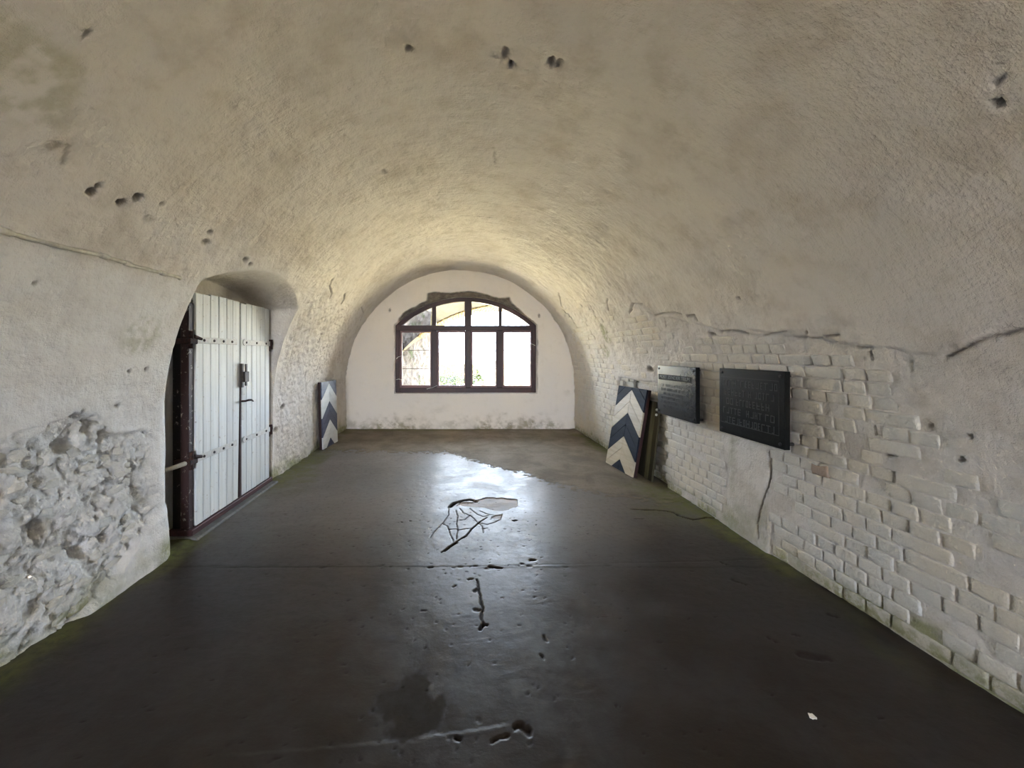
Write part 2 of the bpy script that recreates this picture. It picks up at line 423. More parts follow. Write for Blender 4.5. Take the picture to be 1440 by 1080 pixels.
def plain(name, col, rough=.6, scale=20, var=.25, bump=.2, bd=.004, spec=.5, metal=0.0, alt=None):
    t = NT(name); p = t.obj()
    a = alt or (col[0] * (1 - var), col[1] * (1 - var), col[2] * (1 - var))
    c = t.mix(t.ramp(t.noise(p, scale, 5, .65), .35, .68), col, a)
    return t.fin(c, rough, t.bump(t.noise(p, scale * 3, 4, .6), bump, bd), spec, metal)
def wood(name, col, alt, rough=.6, axis=2, chip=None, chipamt=(.66, .74), rs=30):
    t = NT(name); p = t.obj()
    sc3 = [rs, rs, rs]; sc3[axis] = rs * .05
    g = t.noise(t.scale(p, tuple(sc3)), 1.0, 5, .65)
    c = t.mix(t.ramp(g, .35, .68), col, alt)
    oi = t.t.nodes.new('ShaderNodeObjectInfo')
    c = t.mix(1.0, c, t.mix(oi.outputs['Random'], (.80, .80, .80), (1.0, 1.0, 1.0)), 'MULTIPLY')
    if chip:
        c = t.mix(t.ramp(t.noise(p, 22, 6, .7), chipamt[0], chipamt[1]), c, chip)
    nrm = t.bump(g, .35, .003)
    return t.fin(c, rough, t.bump(t.noise(p, 60, 3), .15, .002, nrm), .3)
M['door_white'] = wood('white_door_paint', (.83, .86, .86), (.72, .745, .74), .55, 2, (.46, .42, .38), (.60, .70), 26)
M['strap_white'] = plain('white_painted_iron', (.66, .68, .67), .6, 40, .3, .4, .002, .3, alt=(.58, .56, .53))
M['brown_paint'] = wood('brown_paint', (.050, .022, .020), (.035, .016, .015), .5, 2, (.40, .36, .32), (.66, .70), 22)
M['brown_peel'] = wood('peeling_brown_paint', (.050, .022, .020), (.035, .016, .015), .55, 2, (.30, .26, .22), (.58, .64), 22)
M['gap_shade_peel'] = wood('gap_shade_black_peeling', (.010, .008, .008), (.016, .012, .011), .7, 2, (.30, .27, .24), (.60, .66), 22)  # black for the shade in the gap beside the post, with peeling flecks
M['brown_sill'] = wood('brown_sill_paint', (.085, .035, .035), (.05, .025, .024), .55, 1, (.35, .30, .27), (.70, .74), 22)
M['rust'] = plain('rusty_iron', (.055, .022, .016), .75, 40, .4, .6, .004, .3, alt=(.02, .012, .010))
M['dark_iron'] = plain('dark_iron', (.045, .035, .028), .6, 40, .4, .4, .003, .4)
M['bolt'] = plain('old_bolt', (.07, .055, .05), .6, 60, .4, .3, .002)
M['window_paint'] = wood('red_brown_window_paint', (.055, .020, .019), (.040, .016, .016), .42, 2, None)
M['sash_paint'] = plain('faded_sash_paint', (.20, .10, .10), .5, 30, .2, .2, .002)
M['black'] = plain('gap_black', (.012, .010, .010), .9)
M['stone_grey'] = plain('threshold_stone', (.14, .135, .125), .75, 14, .35, .6, .008)
M['navy'] = wood('navy_board_paint', (.013, .018, .032), (.008, .011, .02), .8, 0, (.10, .10, .11), (.72, .80), 24)
M['cream'] = wood('cream_board_paint', (.62, .54, .40), (.52, .44, .31), .55, 0, (.40, .33, .24), (.70, .80), 24)
M['navy_pale'] = wood('pale_navy_paint', (.075, .085, .14), (.055, .065, .11), .45, 0, None, rs=24)  # paler blue-grey navy, used on the left board
M['white_board'] = wood('white_board_paint', (.72, .74, .74), (.64, .66, .66), .5, 0, None, rs=24)
M['olive'] = wood('weathered_olive_wood', (.10, .085, .035), (.19, .17, .10), .75, 2, None, rs=20)
M['olive_dark'] = wood('dark_olive_wood', (.055, .045, .022), (.035, .03, .016), .8, 2, None, rs=20)
M['plaque'] = plain('black_stone_plaque', (.014, .014, .013), .26, 30, .2, .0, .0005, .13)
M['letters'] = plain('worn_letters', (.023, .023, .021), .6, 60, .3, .2, .001, .2)
M['letters_pale'] = plain('pale_letters', (.34, .34, .32), .6, 80, .4, .2, .001, .2)
M['plaque_band'] = plain('plaque_heading_band', (.045, .045, .042), .8, 60, .3, .2, .001, .1)
M['cable'] = plain('limewashed_cable', (.60, .57, .49), .7, 30, .3, .5, .004, alt=(.46, .42, .34))
M['flake'] = plain('paint_flake', (.75, .73, .66), .8, 60, .2, .4, .003)
def glass():
    t = NT('window_glass'); t.t.nodes.remove(t.b)
    tr = t.t.nodes.new('ShaderNodeBsdfTransparent'); tr.inputs[0].default_value = (.95, .97, .96, 1)
    gl = t.t.nodes.new('ShaderNodeBsdfGlossy'); gl.inputs['Roughness'].default_value = .03
    fr = t.t.nodes.new('ShaderNodeFresnel'); fr.inputs[0].default_value = 1.45
    mx = t.t.nodes.new('ShaderNodeMixShader')
    t.l(fr.outputs[0], mx.inputs[0]); t.l(tr.outputs[0], mx.inputs[1]); t.l(gl.outputs[0], mx.inputs[2]); t.l(mx.outputs[0], t.out.inputs[0])
    return t.mat
M['glass'] = glass()
def mortar():
    t = NT('bare_mortar'); p = t.pos()
    c = t.mix(t.ramp(t.noise(p, 9, 5, .7), .35, .65), (.20, .17, .135), (.105, .085, .066))
    return t.fin(c, .9, t.bump(t.noise(p, 40, 5, .7), .8, .02), .2)
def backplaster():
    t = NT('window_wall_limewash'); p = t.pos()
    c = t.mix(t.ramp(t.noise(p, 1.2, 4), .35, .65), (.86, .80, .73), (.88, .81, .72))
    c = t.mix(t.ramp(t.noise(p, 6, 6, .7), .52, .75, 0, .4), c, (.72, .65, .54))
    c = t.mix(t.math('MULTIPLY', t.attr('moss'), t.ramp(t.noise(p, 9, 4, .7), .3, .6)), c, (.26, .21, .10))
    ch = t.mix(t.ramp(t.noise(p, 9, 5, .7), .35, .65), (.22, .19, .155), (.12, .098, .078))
    c = t.mix(t.attr('browned'), c, ch)
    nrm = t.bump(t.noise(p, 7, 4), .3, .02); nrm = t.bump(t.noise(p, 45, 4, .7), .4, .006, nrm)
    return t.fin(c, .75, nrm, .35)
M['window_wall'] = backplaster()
def floormat():
    t = NT('damp_concrete'); p = t.pos()
    dry = t.attr('dry'); crack = t.attr('crack'); moss = t.attr('moss'); damp = t.attr('damp'); pale = t.attr('pale')
    big = t.noise(p, 0.55, 4, .55); mid = t.noise(p, 2.6, 6, .65, .4); fine = t.noise(p, 24, 5, .7)
    c = t.mix(t.ramp(big, .35, .68), (.135, .120, .104), (.075, .064, .054))
    c = t.mix(t.ramp(mid, .42, .70, 0, .8), c, (.155, .147, .134))
    c = t.mix(t.ramp(t.noise(p, 1.7, 4, .6, .8), .60, .76, 0, .35), c, (.060, .028, .018))
    c = t.mix(t.ramp(fine, .52, .75, 0, .4), c, (.030, .024, .019))
    c = t.mix(t.attr('soaked'), c, t.mix(t.ramp(mid, .4, .7), (.023, .016, .0115), (.038, .032, .028)))
    dc = t.mix(t.ramp(mid, .35, .65), (.205, .170, .125), (.150, .122, .090))
    dc = t.mix(t.ramp(fine, .5, .75, 0, .5), dc, (.10, .08, .06))
    c = t.mix(dry, c, dc)
    c = t.mix(t.math('MULTIPLY', moss, t.ramp(t.noise(p, 13, 5, .7), .3, .6, .3, 1)), c, (.115, .118, .030))
    c = t.mix(pale, c, (.30, .24, .20))
    c = t.mix(damp, c, (.028, .022, .016))
    c = t.mix(crack, c, (.018, .011, .007))
    r = t.ramp(mid, .3, .72, .36, .52)
    r = t.math('ADD', r, t.math('MULTIPLY', t.ramp(fine, .45, .7), .10))
    r = t.math('SUBTRACT', r, t.math('MULTIPLY', t.attr('soaked'), .05)); r = t.math('ADD', r, t.math('MULTIPLY', dry, .42)); r = t.math('ADD', r, t.math('MULTIPLY', damp, .5))
    r = t.math('ADD', r, t.math('MULTIPLY', moss, .35)); r = t.math('ADD', r, t.math('MULTIPLY', crack, .4)); r = t.math('ADD', r, t.math('MULTIPLY', pale, .2), True)
    nrm = t.bump(t.noise(t.scale(p, (4, 9, 4)), 1.0, 5, .6, .5), .22, .010)
    nrm = t.bump(t.noise(p, 45, 5, .7), .22, .004, nrm)
    return t.fin(c, r, nrm, .29)
M['floor'] = floormat()
def rubblewall():
    t = NT('gallery_masonry'); p = t.pos()
    v = t.voro(p, 7)
    c = t.mix(t.ramp(t.noise(p, 5, 5, .7), .35, .65), (.125, .112, .105), (.070, .060, .055))
    c = t.mix(t.ramp(t.noise(p, 3, 5, .7), .55, .66), c, (.030, .040, .014))
    return t.fin(c, .9, t.bump(v, .7, .05), .2)
M['gallery'] = rubblewall()
def gallery_brick(name, a, b):
    t = NT(name); p = t.pos()
    c = t.mix(t.ramp(t.noise(p, 6, 5, .7), .35, .65), a, b)
    return t.fin(c, .9, t.bump(t.noise(p, 30, 4), .5, .01), .2)
M['gallery_brick'] = gallery_brick('gallery_yellow_brick', (.26, .195, .095), (.16, .12, .06))
M['gallery_joint'] = gallery_brick('gallery_mortar', (.15, .12, .07), (.10, .08, .05))
def grass():
    t = NT('sunlit_grass'); p = t.pos()
    c = t.mix(t.ramp(t.noise(p, .8, 6, .7), .35, .65), (.36, .31, .17), (.44, .38, .26))
    return t.fin(c, .95, t.bump(t.noise(p, 12, 5), .5, .05), .1)
M['grass'] = grass()
M['leaf'] = plain('bush_leaf', (.022, .032, .009), .8, 6, .4, .1, .002, .1, alt=(.032, .040, .013))
M['twig'] = plain('bush_twig', (.14, .10, .07), .8)

# ------------------------------------------------------------------ build: walls and vault
def lin(a, b, step): return list(np.linspace(a, b, max(2, int(round((b - a) / step)) + 1))[:-1])
Yrows = np.array(lin(YR - 0.15, 0.7, .25) + lin(0.7, 1.3, .03) + lin(1.3, 3.3, .0105) + lin(3.3, 5.0, .0125) + lin(5.0, YB + .02, .018) + [YB + .02])
s_wall = np.array(lin(0 - .03, SPLIT, .0115) + [SPLIT])
s_ceil = np.linspace(SPLIT, LTOT - SPLIT, 230)
def build_shell(name, srow, mat, label, cat):
    S, Y = np.meshgrid(srow, Yrows, indexing='ij')
    X, YY, Z, moss, browned, rough, lime = shell(S, Y)
    me = grid_mesh(name, X, YY, Z, {'moss': moss, 'browned': browned, 'rough': rough, 'lime': lime}, mat, (S, Y))
    o = link(bpy.data.objects.new(name, me)); tag(o, label, cat, kind='structure')
    return o, (X, YY, Z)
wall_left, gl_ = build_shell('wall_left', s_wall, M['wall_plaster'], 'limewashed wall of broken rubble and plaster around the plank door', 'wall')
ceiling, gc_ = build_shell('ceiling', s_ceil, M['ceiling_plaster'], 'pitted limewashed barrel vault with trowel sweeps', 'ceiling')
wall_right, gr_ = build_shell('wall_right', LTOT - s_wall[::-1], M['wall_plaster'], 'limewashed brick wall carrying the two black plaques', 'wall')

# back wall with the window hole
WX0, WX1, WZ0, WZS, WZT = -1.235, 1.645, 0.742, 2.125, 2.70      # window outline
WXC = (WX0 + WX1) / 2
ARCR = ((WX1 - WX0) / 2) ** 2 / (2 * (WZT - WZS)) + (WZT - WZS) / 2
def arch_z(x, off=0.0): return WZT - ARCR + np.sqrt(np.maximum((ARCR + off) ** 2 - (x - WXC) ** 2, 0))
def window_outline(off=0.0, na=40):
    pts = [(WX0 - off, WZ0 - off), (WX1 + off, WZ0 - off)]
    for t in np.linspace(1, 0, na):
        xx = WX0 - off + (WX1 - WX0 + 2 * off) * t; xx2 = min(max(xx, WX0 - off), WX1 + off)
        pts.append((xx2, float(arch_z(np.clip(xx2, WX0, WX1), 0)) + off))
    return pts
def resample(poly, c, angs):
    """radius of a star-shaped polygon about c at given angles"""
    out = np.full(len(angs), 0.0); n = len(poly)
    for i, a in enumerate(angs):
        dx, dz = math.cos(a), math.sin(a); best = 0
        for k in range(n):
            x1, z1 = poly[k][0] - c[0], poly[k][1] - c[1]; x2, z2 = poly[(k + 1) % n][0] - c[0], poly[(k + 1) % n][1] - c[1]
            ex, ez = x2 - x1, z2 - z1; den = dx * ez - dz * ex
            if abs(den) < 1e-12: continue
            t = (x1 * ez - z1 * ex) / den; u = (x1 * dz - z1 * dx) / den
            if t > 0 and -1e-9 <= u <= 1 + 1e-9: best = max(best, t)
        out[i] = best
    return out
wc = (0.2, 1.5)
inner = window_outline(0.004)
outer = [(XC - R - .06, -.05), (XC + R + .06, -.05)] + [(XC + (R + .06) * math.cos(a), H0 + (R + .06) * math.sin(a)) for a in np.linspace(0, math.pi, 60)]
angs = np.linspace(0, 2 * math.pi, 481)
corner = [math.atan2(z - wc[1], x - wc[0]) % (2 * math.pi) for x, z in [inner[0], inner[1], inner[2], inner[-1]]]
for c_ in corner: angs[np.argmin(np.abs(angs - c_))] = c_
ri = resample(inner, wc, angs); ro = resample(outer, wc, angs)
tt = np.concatenate([np.linspace(0, .3, 60)[:-1], np.linspace(.3, 1, 60)])
A, T = np.meshgrid(angs, tt, indexing='ij')
rr = ri[:, None] * (1 - T) + ro[:, None] * T
BX = wc[0] + rr * np.cos(A); BZ = wc[1] + rr * np.sin(A)
sc_b = F / YB
def bw(px, py): return ((px - VX) / sc_b, CH + (VY - py) / sc_b)
chip = [bw(470 + a / 4, 370 + b / 4) for a, b in [(348, 350), (362, 312), (400, 268), (450, 248), (520, 208), (524, 168), (560, 160), (615, 166), (660, 166), (740, 156), (800, 160), (865, 178),
        (920, 196), (990, 192), (1004, 228), (1060, 278), (1122, 330), (1140, 352), (1100, 420), (740, 520), (400, 420)]]
n2 = fbm(BX * 9, BZ * 9, 5, 4); n1 = fbm(BX * 1.3, BZ * 1.3, 6, 3)
jx = BX + .018 * n2; jz = BZ + .018 * fbm(BX * 11, BZ * 11, 8, 4)
dist = seg_dist(jx, jz, chip + [chip[0]]); ins = in_poly(jx, jz, chip)
sd = np.where(ins, dist, -dist)
cm = sstep(-.006, .016, sd)
side = sstep(.035, .0, rr - ri[:, None] - .018 * (n2 + .4)) * (np.abs(BX - WXC) > 1.3) * (BZ < WZS + .1)
side = np.maximum(side, sstep(.02, 0, rr - ri[:, None] - .010 * n2) * (BZ < WZ0))
BY = YB + .010 * n1 + .003 * n2 + cm * (.075 + .018 * fbm(BX * 16, BZ * 16, 9, 4)) + side * .02
moss = .8 * sstep(.30, .0, BZ + .22 * n2) * sstep(-.4, .5, n1) + .22 * sstep(.3, .8, fbm(BX * 2.5, BZ * 2.5, 19, 4)) * (BZ < .8)
for hx, hz in [bw(548, 436), bw(758, 444)]:
    q = blob(BX, BZ, hx, hz, .03, .05); BY = BY + q * .03; cm = np.maximum(cm, q * .8)
me = grid_mesh('wall_window', BX, BY, BZ, {'moss': np.clip(moss, 0, 1), 'browned': np.clip(np.maximum(cm, side * .5), 0, 1)}, M['window_wall'], flip=False)
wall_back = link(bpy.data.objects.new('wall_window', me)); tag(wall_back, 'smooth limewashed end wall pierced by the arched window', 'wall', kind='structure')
# reveal of the window through the thickness of the wall
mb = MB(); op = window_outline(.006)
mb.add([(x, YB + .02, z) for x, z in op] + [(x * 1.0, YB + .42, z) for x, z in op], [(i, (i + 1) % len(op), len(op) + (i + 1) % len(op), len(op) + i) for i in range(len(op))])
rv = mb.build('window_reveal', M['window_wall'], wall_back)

# unseen wall behind the camera, with an opening added for fill daylight
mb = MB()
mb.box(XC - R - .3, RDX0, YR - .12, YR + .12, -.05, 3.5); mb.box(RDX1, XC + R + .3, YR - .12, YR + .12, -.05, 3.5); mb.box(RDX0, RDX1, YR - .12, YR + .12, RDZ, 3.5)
o = mb.build('wall_rear_fill_opening', M['window_wall']); tag(o, 'unseen limewashed rear wall with an opening added for fill daylight', 'wall', kind='structure')

# ------------------------------------------------------------------ floor
Xf = np.array(lin(XC - R - .25, -.55, .016) + lin(-.55, .75, .0060) + lin(.75, XC + R + .12, .014) + [XC + R + .12])
Yf = np.array(lin(YR - 1.0, 1.2, .3) + lin(1.2, 2.9, .0085) + lin(2.9, 4.3, .0065) + lin(4.3, 6.4, .012) + lin(6.4, YB + .1, .03) + [YB + .1])
FX, FY = np.meshgrid(Xf, Yf, indexing='ij')
n1 = fbm(FX * .9, FY * .9, 201, 3); n2 = fbm(FX * 4, FY * 4, 207, 4); n3 = fbm(FX * 18, FY * 18, 213, 3)
FZ = .004 * n1 + .0018 * n2 + .0006 * n3
yb = np.interp(FX, [-2.4, -1.2, -.30, -.16, .2, .567, .9, 1.09, 1.3, 1.74, 2.5], [6.15, 6.05, 6.0, 6.05, 5.66, 5.2, 4.92, 4.60, 4.42, 4.18, 3.9])
bnd = FY - yb + .10 * n2 + .20 * n3 + .10 * fbm(FX * 34, FY * 40, 241, 3)
dry = sstep(-.015, .02, bnd)
dry = np.maximum(dry, .35 * sstep(.9, 1.5, FX) * sstep(2.9, 3.8, FY + .5 * n1))
FZ += .006 * sstep(-.01, .03, bnd)
wet = sstep(3.6, 2.3, FY + .5 * n1 - .28 * np.abs(FX)) ; crack = np.zeros(FX.shape); pale = np.zeros(FX.shape); damp = np.zeros(FX.shape)
def cr(pts, w, dep, dark=1.0, jit=.008):
    if len(pts) == 2 and w > .009: w *= .72; dep *= .5; jit = .014; dark *= .85
    global FZ, crack
    P = FL(pts); a = np.array(P); m = (FX > a[:, 0].min() - .15) & (FX < a[:, 0].max() + .15) & (FY > a[:, 1].min() - .15) & (FY < a[:, 1].max() + .15)
    if not m.any(): return
    q = seg_dist(FX[m] + jit * n3[m] + jit * n2[m], FY[m] + jit * 1.5 * n3[m], P); b = 1 - sstep(.45 * w, 1.1 * w, q)
    FZ[m] -= b * dep; crack[m] = np.maximum(crack[m], b * dark)
Z5 = lambda pts: [(540 + a / 4.153, 640 + b / 4.153) for a, b in pts]
cr(Z5([(330, 570), (385, 535), (430, 500), (480, 470), (510, 432), (548, 395), (600, 365)]), .0075, .010)
cr(Z5([(350, 560), (385, 533), (425, 510)]), .015, .010, .55); cr(Z5([(455, 488), (482, 472)]), .013, .010, .7)
for pts in [[(375, 310), (378, 345), (350, 385), (300, 440), (270, 480)], [(378, 435), (390, 470), (405, 505)], [(420, 320), (432, 360), (425, 400), (430, 440), (420, 490)],
            [(440, 310), (460, 335), (500, 350), (530, 378), (548, 395)], [(500, 310), (540, 345), (580, 360), (610, 352)], [(555, 325), (600, 345), (640, 350)],
            [(548, 395), (575, 425), (578, 455)], [(575, 430), (605, 425)], [(548, 395), (600, 405), (650, 392), (680, 378), (690, 345)], [(430, 440), (480, 430), (520, 425)],
            [(378, 435), (430, 432)], [(432, 380), (470, 378), (500, 350)], [(340, 400), (370, 415), (378, 435)], [(300, 440), (285, 455)]]:
    cr(Z5(pts), .0055, .005, .8, .006)
# hole lip and pink patch
cr(Z5([(385, 300), (410, 278), (450, 266), (500, 260), (540, 268)]), .026, .025, 1)
P = FL(Z5([(545, 262), (600, 248), (690, 250), (775, 258), (778, 300), (730, 318), (690, 330), (640, 325), (590, 305), (480, 300), (420, 295), (440, 275), (520, 275)]))
b = in_poly(FX + .012 * n2, FY + .02 * n3, P); pale = np.maximum(pale, b * .75); FZ -= b * .007
P = FL(Z5([(625, 365), (650, 352), (688, 348), (680, 372), (640, 376)])); b = in_poly(FX, FY, P); pale = np.maximum(pale, b * .45); FZ -= b * .006
# second crack, chips and pits
cr(Z5([(540, 725), (552, 770), (546, 800), (566, 860), (578, 900), (570, 960), (585, 1000)]), .007, .010, .85, .012); cr(Z5([(525, 795), (545, 780)]), .022, .012, .8); cr(Z5([(530, 910), (575, 912)]), .022, .010, .7)
cr(Z5([(565, 1020), (580, 990), (600, 995)]), .010, .010, .9); cr(Z5([(495, 725), (515, 718)]), .018, .02); cr(Z5([(620, 655), (690, 658)]), .022, .02); cr(Z5([(855, 618), (880, 614)]), .024, .02)
cr(Z5([(755, 386), (768, 386)]), .022, .02); cr(Z5([(255, 660), (285, 652)]), .016, .012, .8); cr(Z5([(798, 636), (815, 635)]), .014, .012); cr(Z5([(145, 384), (152, 384)]), .014, .012); cr(Z5([(95, 390), (104, 391)]), .010, .012)
cr(Z5([(215, 913), (240, 912)]), .010, .01, .9); cr(Z5([(405, 768), (425, 755)]), .012, .01, .8)
# slab joints
cr([(300, 799), (480, 797), (600, 797), (760, 795), (930, 791), (1080, 786)], .005, .002, .12, .006)
FZ -= .0025 * sstep(-.003, .003, FY - np.interp(FX, [a for a, b in FL([(340, 1062), (480, 1050), (600, 1036), (700, 1021), (735, 1012)])], [b for a, b in FL([(340, 1062), (480, 1050), (600, 1036), (700, 1021), (735, 1012)])]) + .006 * n2) * sstep(.27, .17, FX) * sstep(-.95, -.8, FX)
FZ += .0018 * sstep(-.012, .012, FY - 2.79 + .02 * n2)
cr([(888, 716), (920, 717), (946, 720), (957, 726), (975, 731), (992, 728), (1010, 731), (1030, 740), (1050, 750)], .011, .018, 1)
cr([(892, 729), (904, 729)], .012, .01, .7)
for pts, w, d_ in [([(378, 1068), (390, 1064)], .012, .012), ([(726, 1020), (736, 1022), (746, 1030)], .014, .015), ([(690, 1046), (702, 1036), (716, 1032)], .010, .012), 
                   ([(640, 1038), (648, 1041)], .009, .012), ([(1165, 864), (1178, 869)], .022, .008), ([(1125, 920), (1145, 924), (1165, 926)], .030, .008), ([(1080, 896), (1092, 902)], .016, .012), ([(1115, 894), (1124, 896)], .016, .012),
                   ([(1012, 790), (1020, 793)], .02, .01), ([(1030, 815), (1050, 822)], .02, .01), ([(765, 895), (768, 905)], .010, .012), ([(762, 920), (766, 925)], .010, .012)]:
    cr(pts, w * .8, d_ * .5, .85, .014)
rp = random.Random(5)
for k in range(330):                                               # scattered pits
    x = rp.gauss(.0, .75); y = rp.uniform(1.45, 4.2)
    if abs(x) > 2: continue
    a = rp.uniform(-.5, .9); L = rp.uniform(.002, .018)
    P = [(x, y), (x + L * math.cos(a), y + L * math.sin(a))]; w = rp.uniform(.0028, .0055)
    m = (abs(FX - x) < .06) & (abs(FY - y) < .06)
    q = seg_dist(FX[m], FY[m], P); b = 1 - sstep(.5 * w, 1.3 * w, q); FZ[m] -= b * .0025; crack[m] = np.maximum(crack[m], b * .8)
for k in range(14):                                                # chips along the joint
    x = rp.uniform(-1.4, 1.5); y = 2.79 + rp.uniform(-.03, .03)
    m = (abs(FX - x) < .1) & (abs(FY - y) < .1); w = rp.uniform(.006, .014)
    q = np.hypot((FX[m] - x) * .5, FY[m] - y); b = 1 - sstep(.5 * w, 1.2 * w, q); FZ[m] -= b * .004; crack[m] = np.maximum(crack[m], b * .4)
cx, cy = ray_floor(580, 988)
damp = np.maximum(damp, .95 * sstep(1.15, .8, np.hypot((FX - cx) / .135, (FY - cy) / .155) + .22 * n2 + .45 * n3 + .35 * fbm(FX * 9, FY * 9, 251, 3)))
FZ -= damp * .001
lx, rx = XC - R, XC + R
edge = np.minimum(FX - lx, rx - FX)
mossf = .9 * sstep(.22, .0, edge + .12 * n2 - .03) * sstep(-.5, .3, fbm(FX * 2, FY * 2, 231, 3))
mossf = np.maximum(mossf, .9 * sstep(.55, .05, (FX - lx) + .25 * n2) * sstep(3.9, 4.6, FY) * sstep(6.6, 5.5, FY))
mossf = np.maximum(mossf, .9 * sstep(.7, .1, (rx - FX) + .3 * n2) * sstep(3.2, 3.9, FY) * sstep(4.9, 4.3, FY) * .8)
mossf = np.maximum(mossf, .6 * sstep(YB - .35, YB, FY + .15 * n2) * sstep(-.2, .4, n1 - FX * .2))
FZ += .012 * sstep(.10, .0, edge) * (1 + n2)
me = grid_mesh('floor', FX, FY, FZ, {'dry': np.clip(dry, 0, 1), 'crack': np.clip(crack, 0, 1), 'moss': np.clip(mossf, 0, 1), 'damp': np.clip(damp, 0, 1), 'pale': np.clip(pale, 0, 1), 'soaked': np.clip(wet, 0, 1)}, M['floor'])
floor = link(bpy.data.objects.new('floor', me)); tag(floor, 'cracked damp concrete floor with a glossy wet middle', 'floor', kind='structure')

# ------------------------------------------------------------------ bricks of the right wall
def brick_mesh(L, H, T, rnd, name, mat, rough=.0026):
    """pillow-faced brick: long along x, high along y, face towards +z"""
    ring = []
    nx_, ny_ = (4, 2)
    pts = [(-1 + 2 * i / nx_, -1) for i in range(nx_)] + [(1, -1 + 2 * i / ny_) for i in range(ny_)] + [(1 - 2 * i / nx_, 1) for i in range(nx_)] + [(-1, 1 - 2 * i / ny_) for i in range(ny_)]
    vs_ = []; fs = []
    jx = [rnd.uniform(-1, 1) * rough for _ in pts]; jy = [rnd.uniform(-1, 1) * rough for _ in pts]
    def ringat(inset, z, c):
        out = []
        for k, (a, b) in enumerate(pts):
            cx_ = a * (L / 2 - inset); cy_ = b * (H / 2 - inset)
            if abs(a) == 1 and abs(b) == 1: cx_ -= math.copysign(c, a); cy_ -= math.copysign(c, b)
            out.append((cx_ + jx[k], cy_ + jy[k], z + rnd.uniform(-1, 1) * rough * .35))
        return out
    n = len(pts)
    vs_ += ringat(-.0005, -.02, .001); vs_ += ringat(.0005, T * .55, .0015); vs_ += ringat(.0035, T * .90, .002); vs_ += ringat(.012, T, .002)
    for r_ in range(3):
        for k in range(n):
            k2 = (k + 1) % n; fs.append((r_ * n + k, r_ * n + k2, (r_ + 1) * n + k2, (r_ + 1) * n + k))
    o = 3 * n
    for i in range(nx_):                                           # close the face with a strip
        a0, a1 = o + i, o + (i + 1); 
        b0 = o + (nx_ + ny_ + nx_ - i) % n; b1 = o + (nx_ + ny_ + nx_ - i - 1) % n
        if i == 0: fs.append((a0, a1, b1, b0, o + n - 1))
        elif i == nx_ - 1: fs.append((a0, a1, o + nx_ + 1, b1, b0))
        else: fs.append((a0, a1, b1, b0))
    me = bpy.data.meshes.new(name); me.from_pydata(vs_, [], fs); me.materials.append(mat)
    me.polygons.foreach_set('use_smooth', [True] * len(fs)); me.update()
    return me
rb = random.Random(11)
CO, HD, ST = 0.0805, 0.132, 0.262
kinds = {'h': [brick_mesh(HD - .0055, CO - .0048, .013, rb, 'brick_header', M['brick_white']) for _ in range(14)],
         's': [brick_mesh(ST - .0055, CO - .0048, .013, rb, 'brick_stretcher', M['brick_white']) for _ in range(14)]}
def surf_frame(s, Y):
    """point, and matrix with x along the tunnel, y up the wall, z into the room"""
    X, _, Z, *_r = shell(np.array([s, s - .03, s + .03, s, s]), np.array([Y, Y, Y, Y - .05, Y + .05]))
    _, _, nx, nz = profile(s)
    n = Vector((float(nx), 0, float(nz)))
    p = Vector((float(X[0:3].mean()), Y, float(Z[0:3].mean())))
    return p, n
cand = []
row = 0; zz = 0.02
while zz < 2.45:
    y = 1.0 + (0 if row % 2 else HD / 2) + rb.uniform(-.02, .02)
    sP = LTOT - zz - CO / 2
    pat = rb.choice(['h', 'hs', 'hhs']) if row % 3 == 2 else ('h' if row % 2 else 'hhs')
    k = 0
    while y < YB - .12:
        kd = pat[k % len(pat)]; 
        if rb.random() < .10: kd = 's' if kd == 'h' else 'h'
        L = HD if kd == 'h' else ST
        cand.append((sP, y + L / 2, kd)); y += L; k += 1
    row += 1; zz += CO
keep = []
cs = np.array([c[0] for c in cand]); cyy = np.array([c[1] for c in cand])
_, cz, _, _ = profile(cs)
soft = fbm(cs * 2.2, cyy * 2.2, 301, 3) + 0.9 * fbm(cs * 9, cyy * 9, 305, 2) * .4
for i, (s, Y, kd) in enumerate(cand):
    z = float(cz[i])
    if z > float(edge_right(Y)) - .10: continue
    if 2.90 < Y < 3.48 and z < .84: continue                       # smooth repair patch
    if 4.3 < Y < 5.8 and z < 1.2: pr0 = .0
    else: pr0 = 0
    pr = .0005 + .0070 * float(sstep(-.60, .15, soft[i] + .60 * (1.05 - z) - 1.2 * max(0, 2.2 - Y) + rb.gauss(0, .16))) + rb.gauss(0, .0011)   # how far it stands out of the limewash
    if pr < .0020 or rb.random() < .02: continue
    if abs(Y - 2.56) < .09 and abs(z - .83) < .05: kd = kd + 'r'
    keep.append((s, Y, kd, pr, z))
keep.sort(key=lambda c: c[1])
vis = [c for c in keep if c[1] > 1.58]; rest = [c for c in keep if c[1] <= 1.58]
def brick_matrix(s, Y, pr):
    p, n = surf_frame(s, Y)
    xa = Vector((0, 1, 0)); ya = n.cross(xa).normalized()
    if ya.z < 0: xa = -xa; ya = -ya
    m = Matrix((xa, ya, n)).transposed().to_4x4()
    tilt = Matrix.Rotation(rb.gauss(0, .012), 4, 'Z') @ Matrix.Rotation(rb.gauss(0, .03), 4, 'X') @ Matrix.Rotation(rb.gauss(0, .018), 4, 'Y')
    m.translation = p + n * (pr - .011)
    return m @ tilt
near = vis[:300]; far = vis[300:] + rest
for (s, Y, kd, pr, z) in near:
    o = bpy.data.objects.new('brick', rb.choice(kinds[kd[0]])); link(o, wall_right)
    o.matrix_world = brick_matrix(s, Y, pr); o.scale = (rb.uniform(.96, 1.0), rb.uniform(.93, 1.0), 1)
mb = MB()
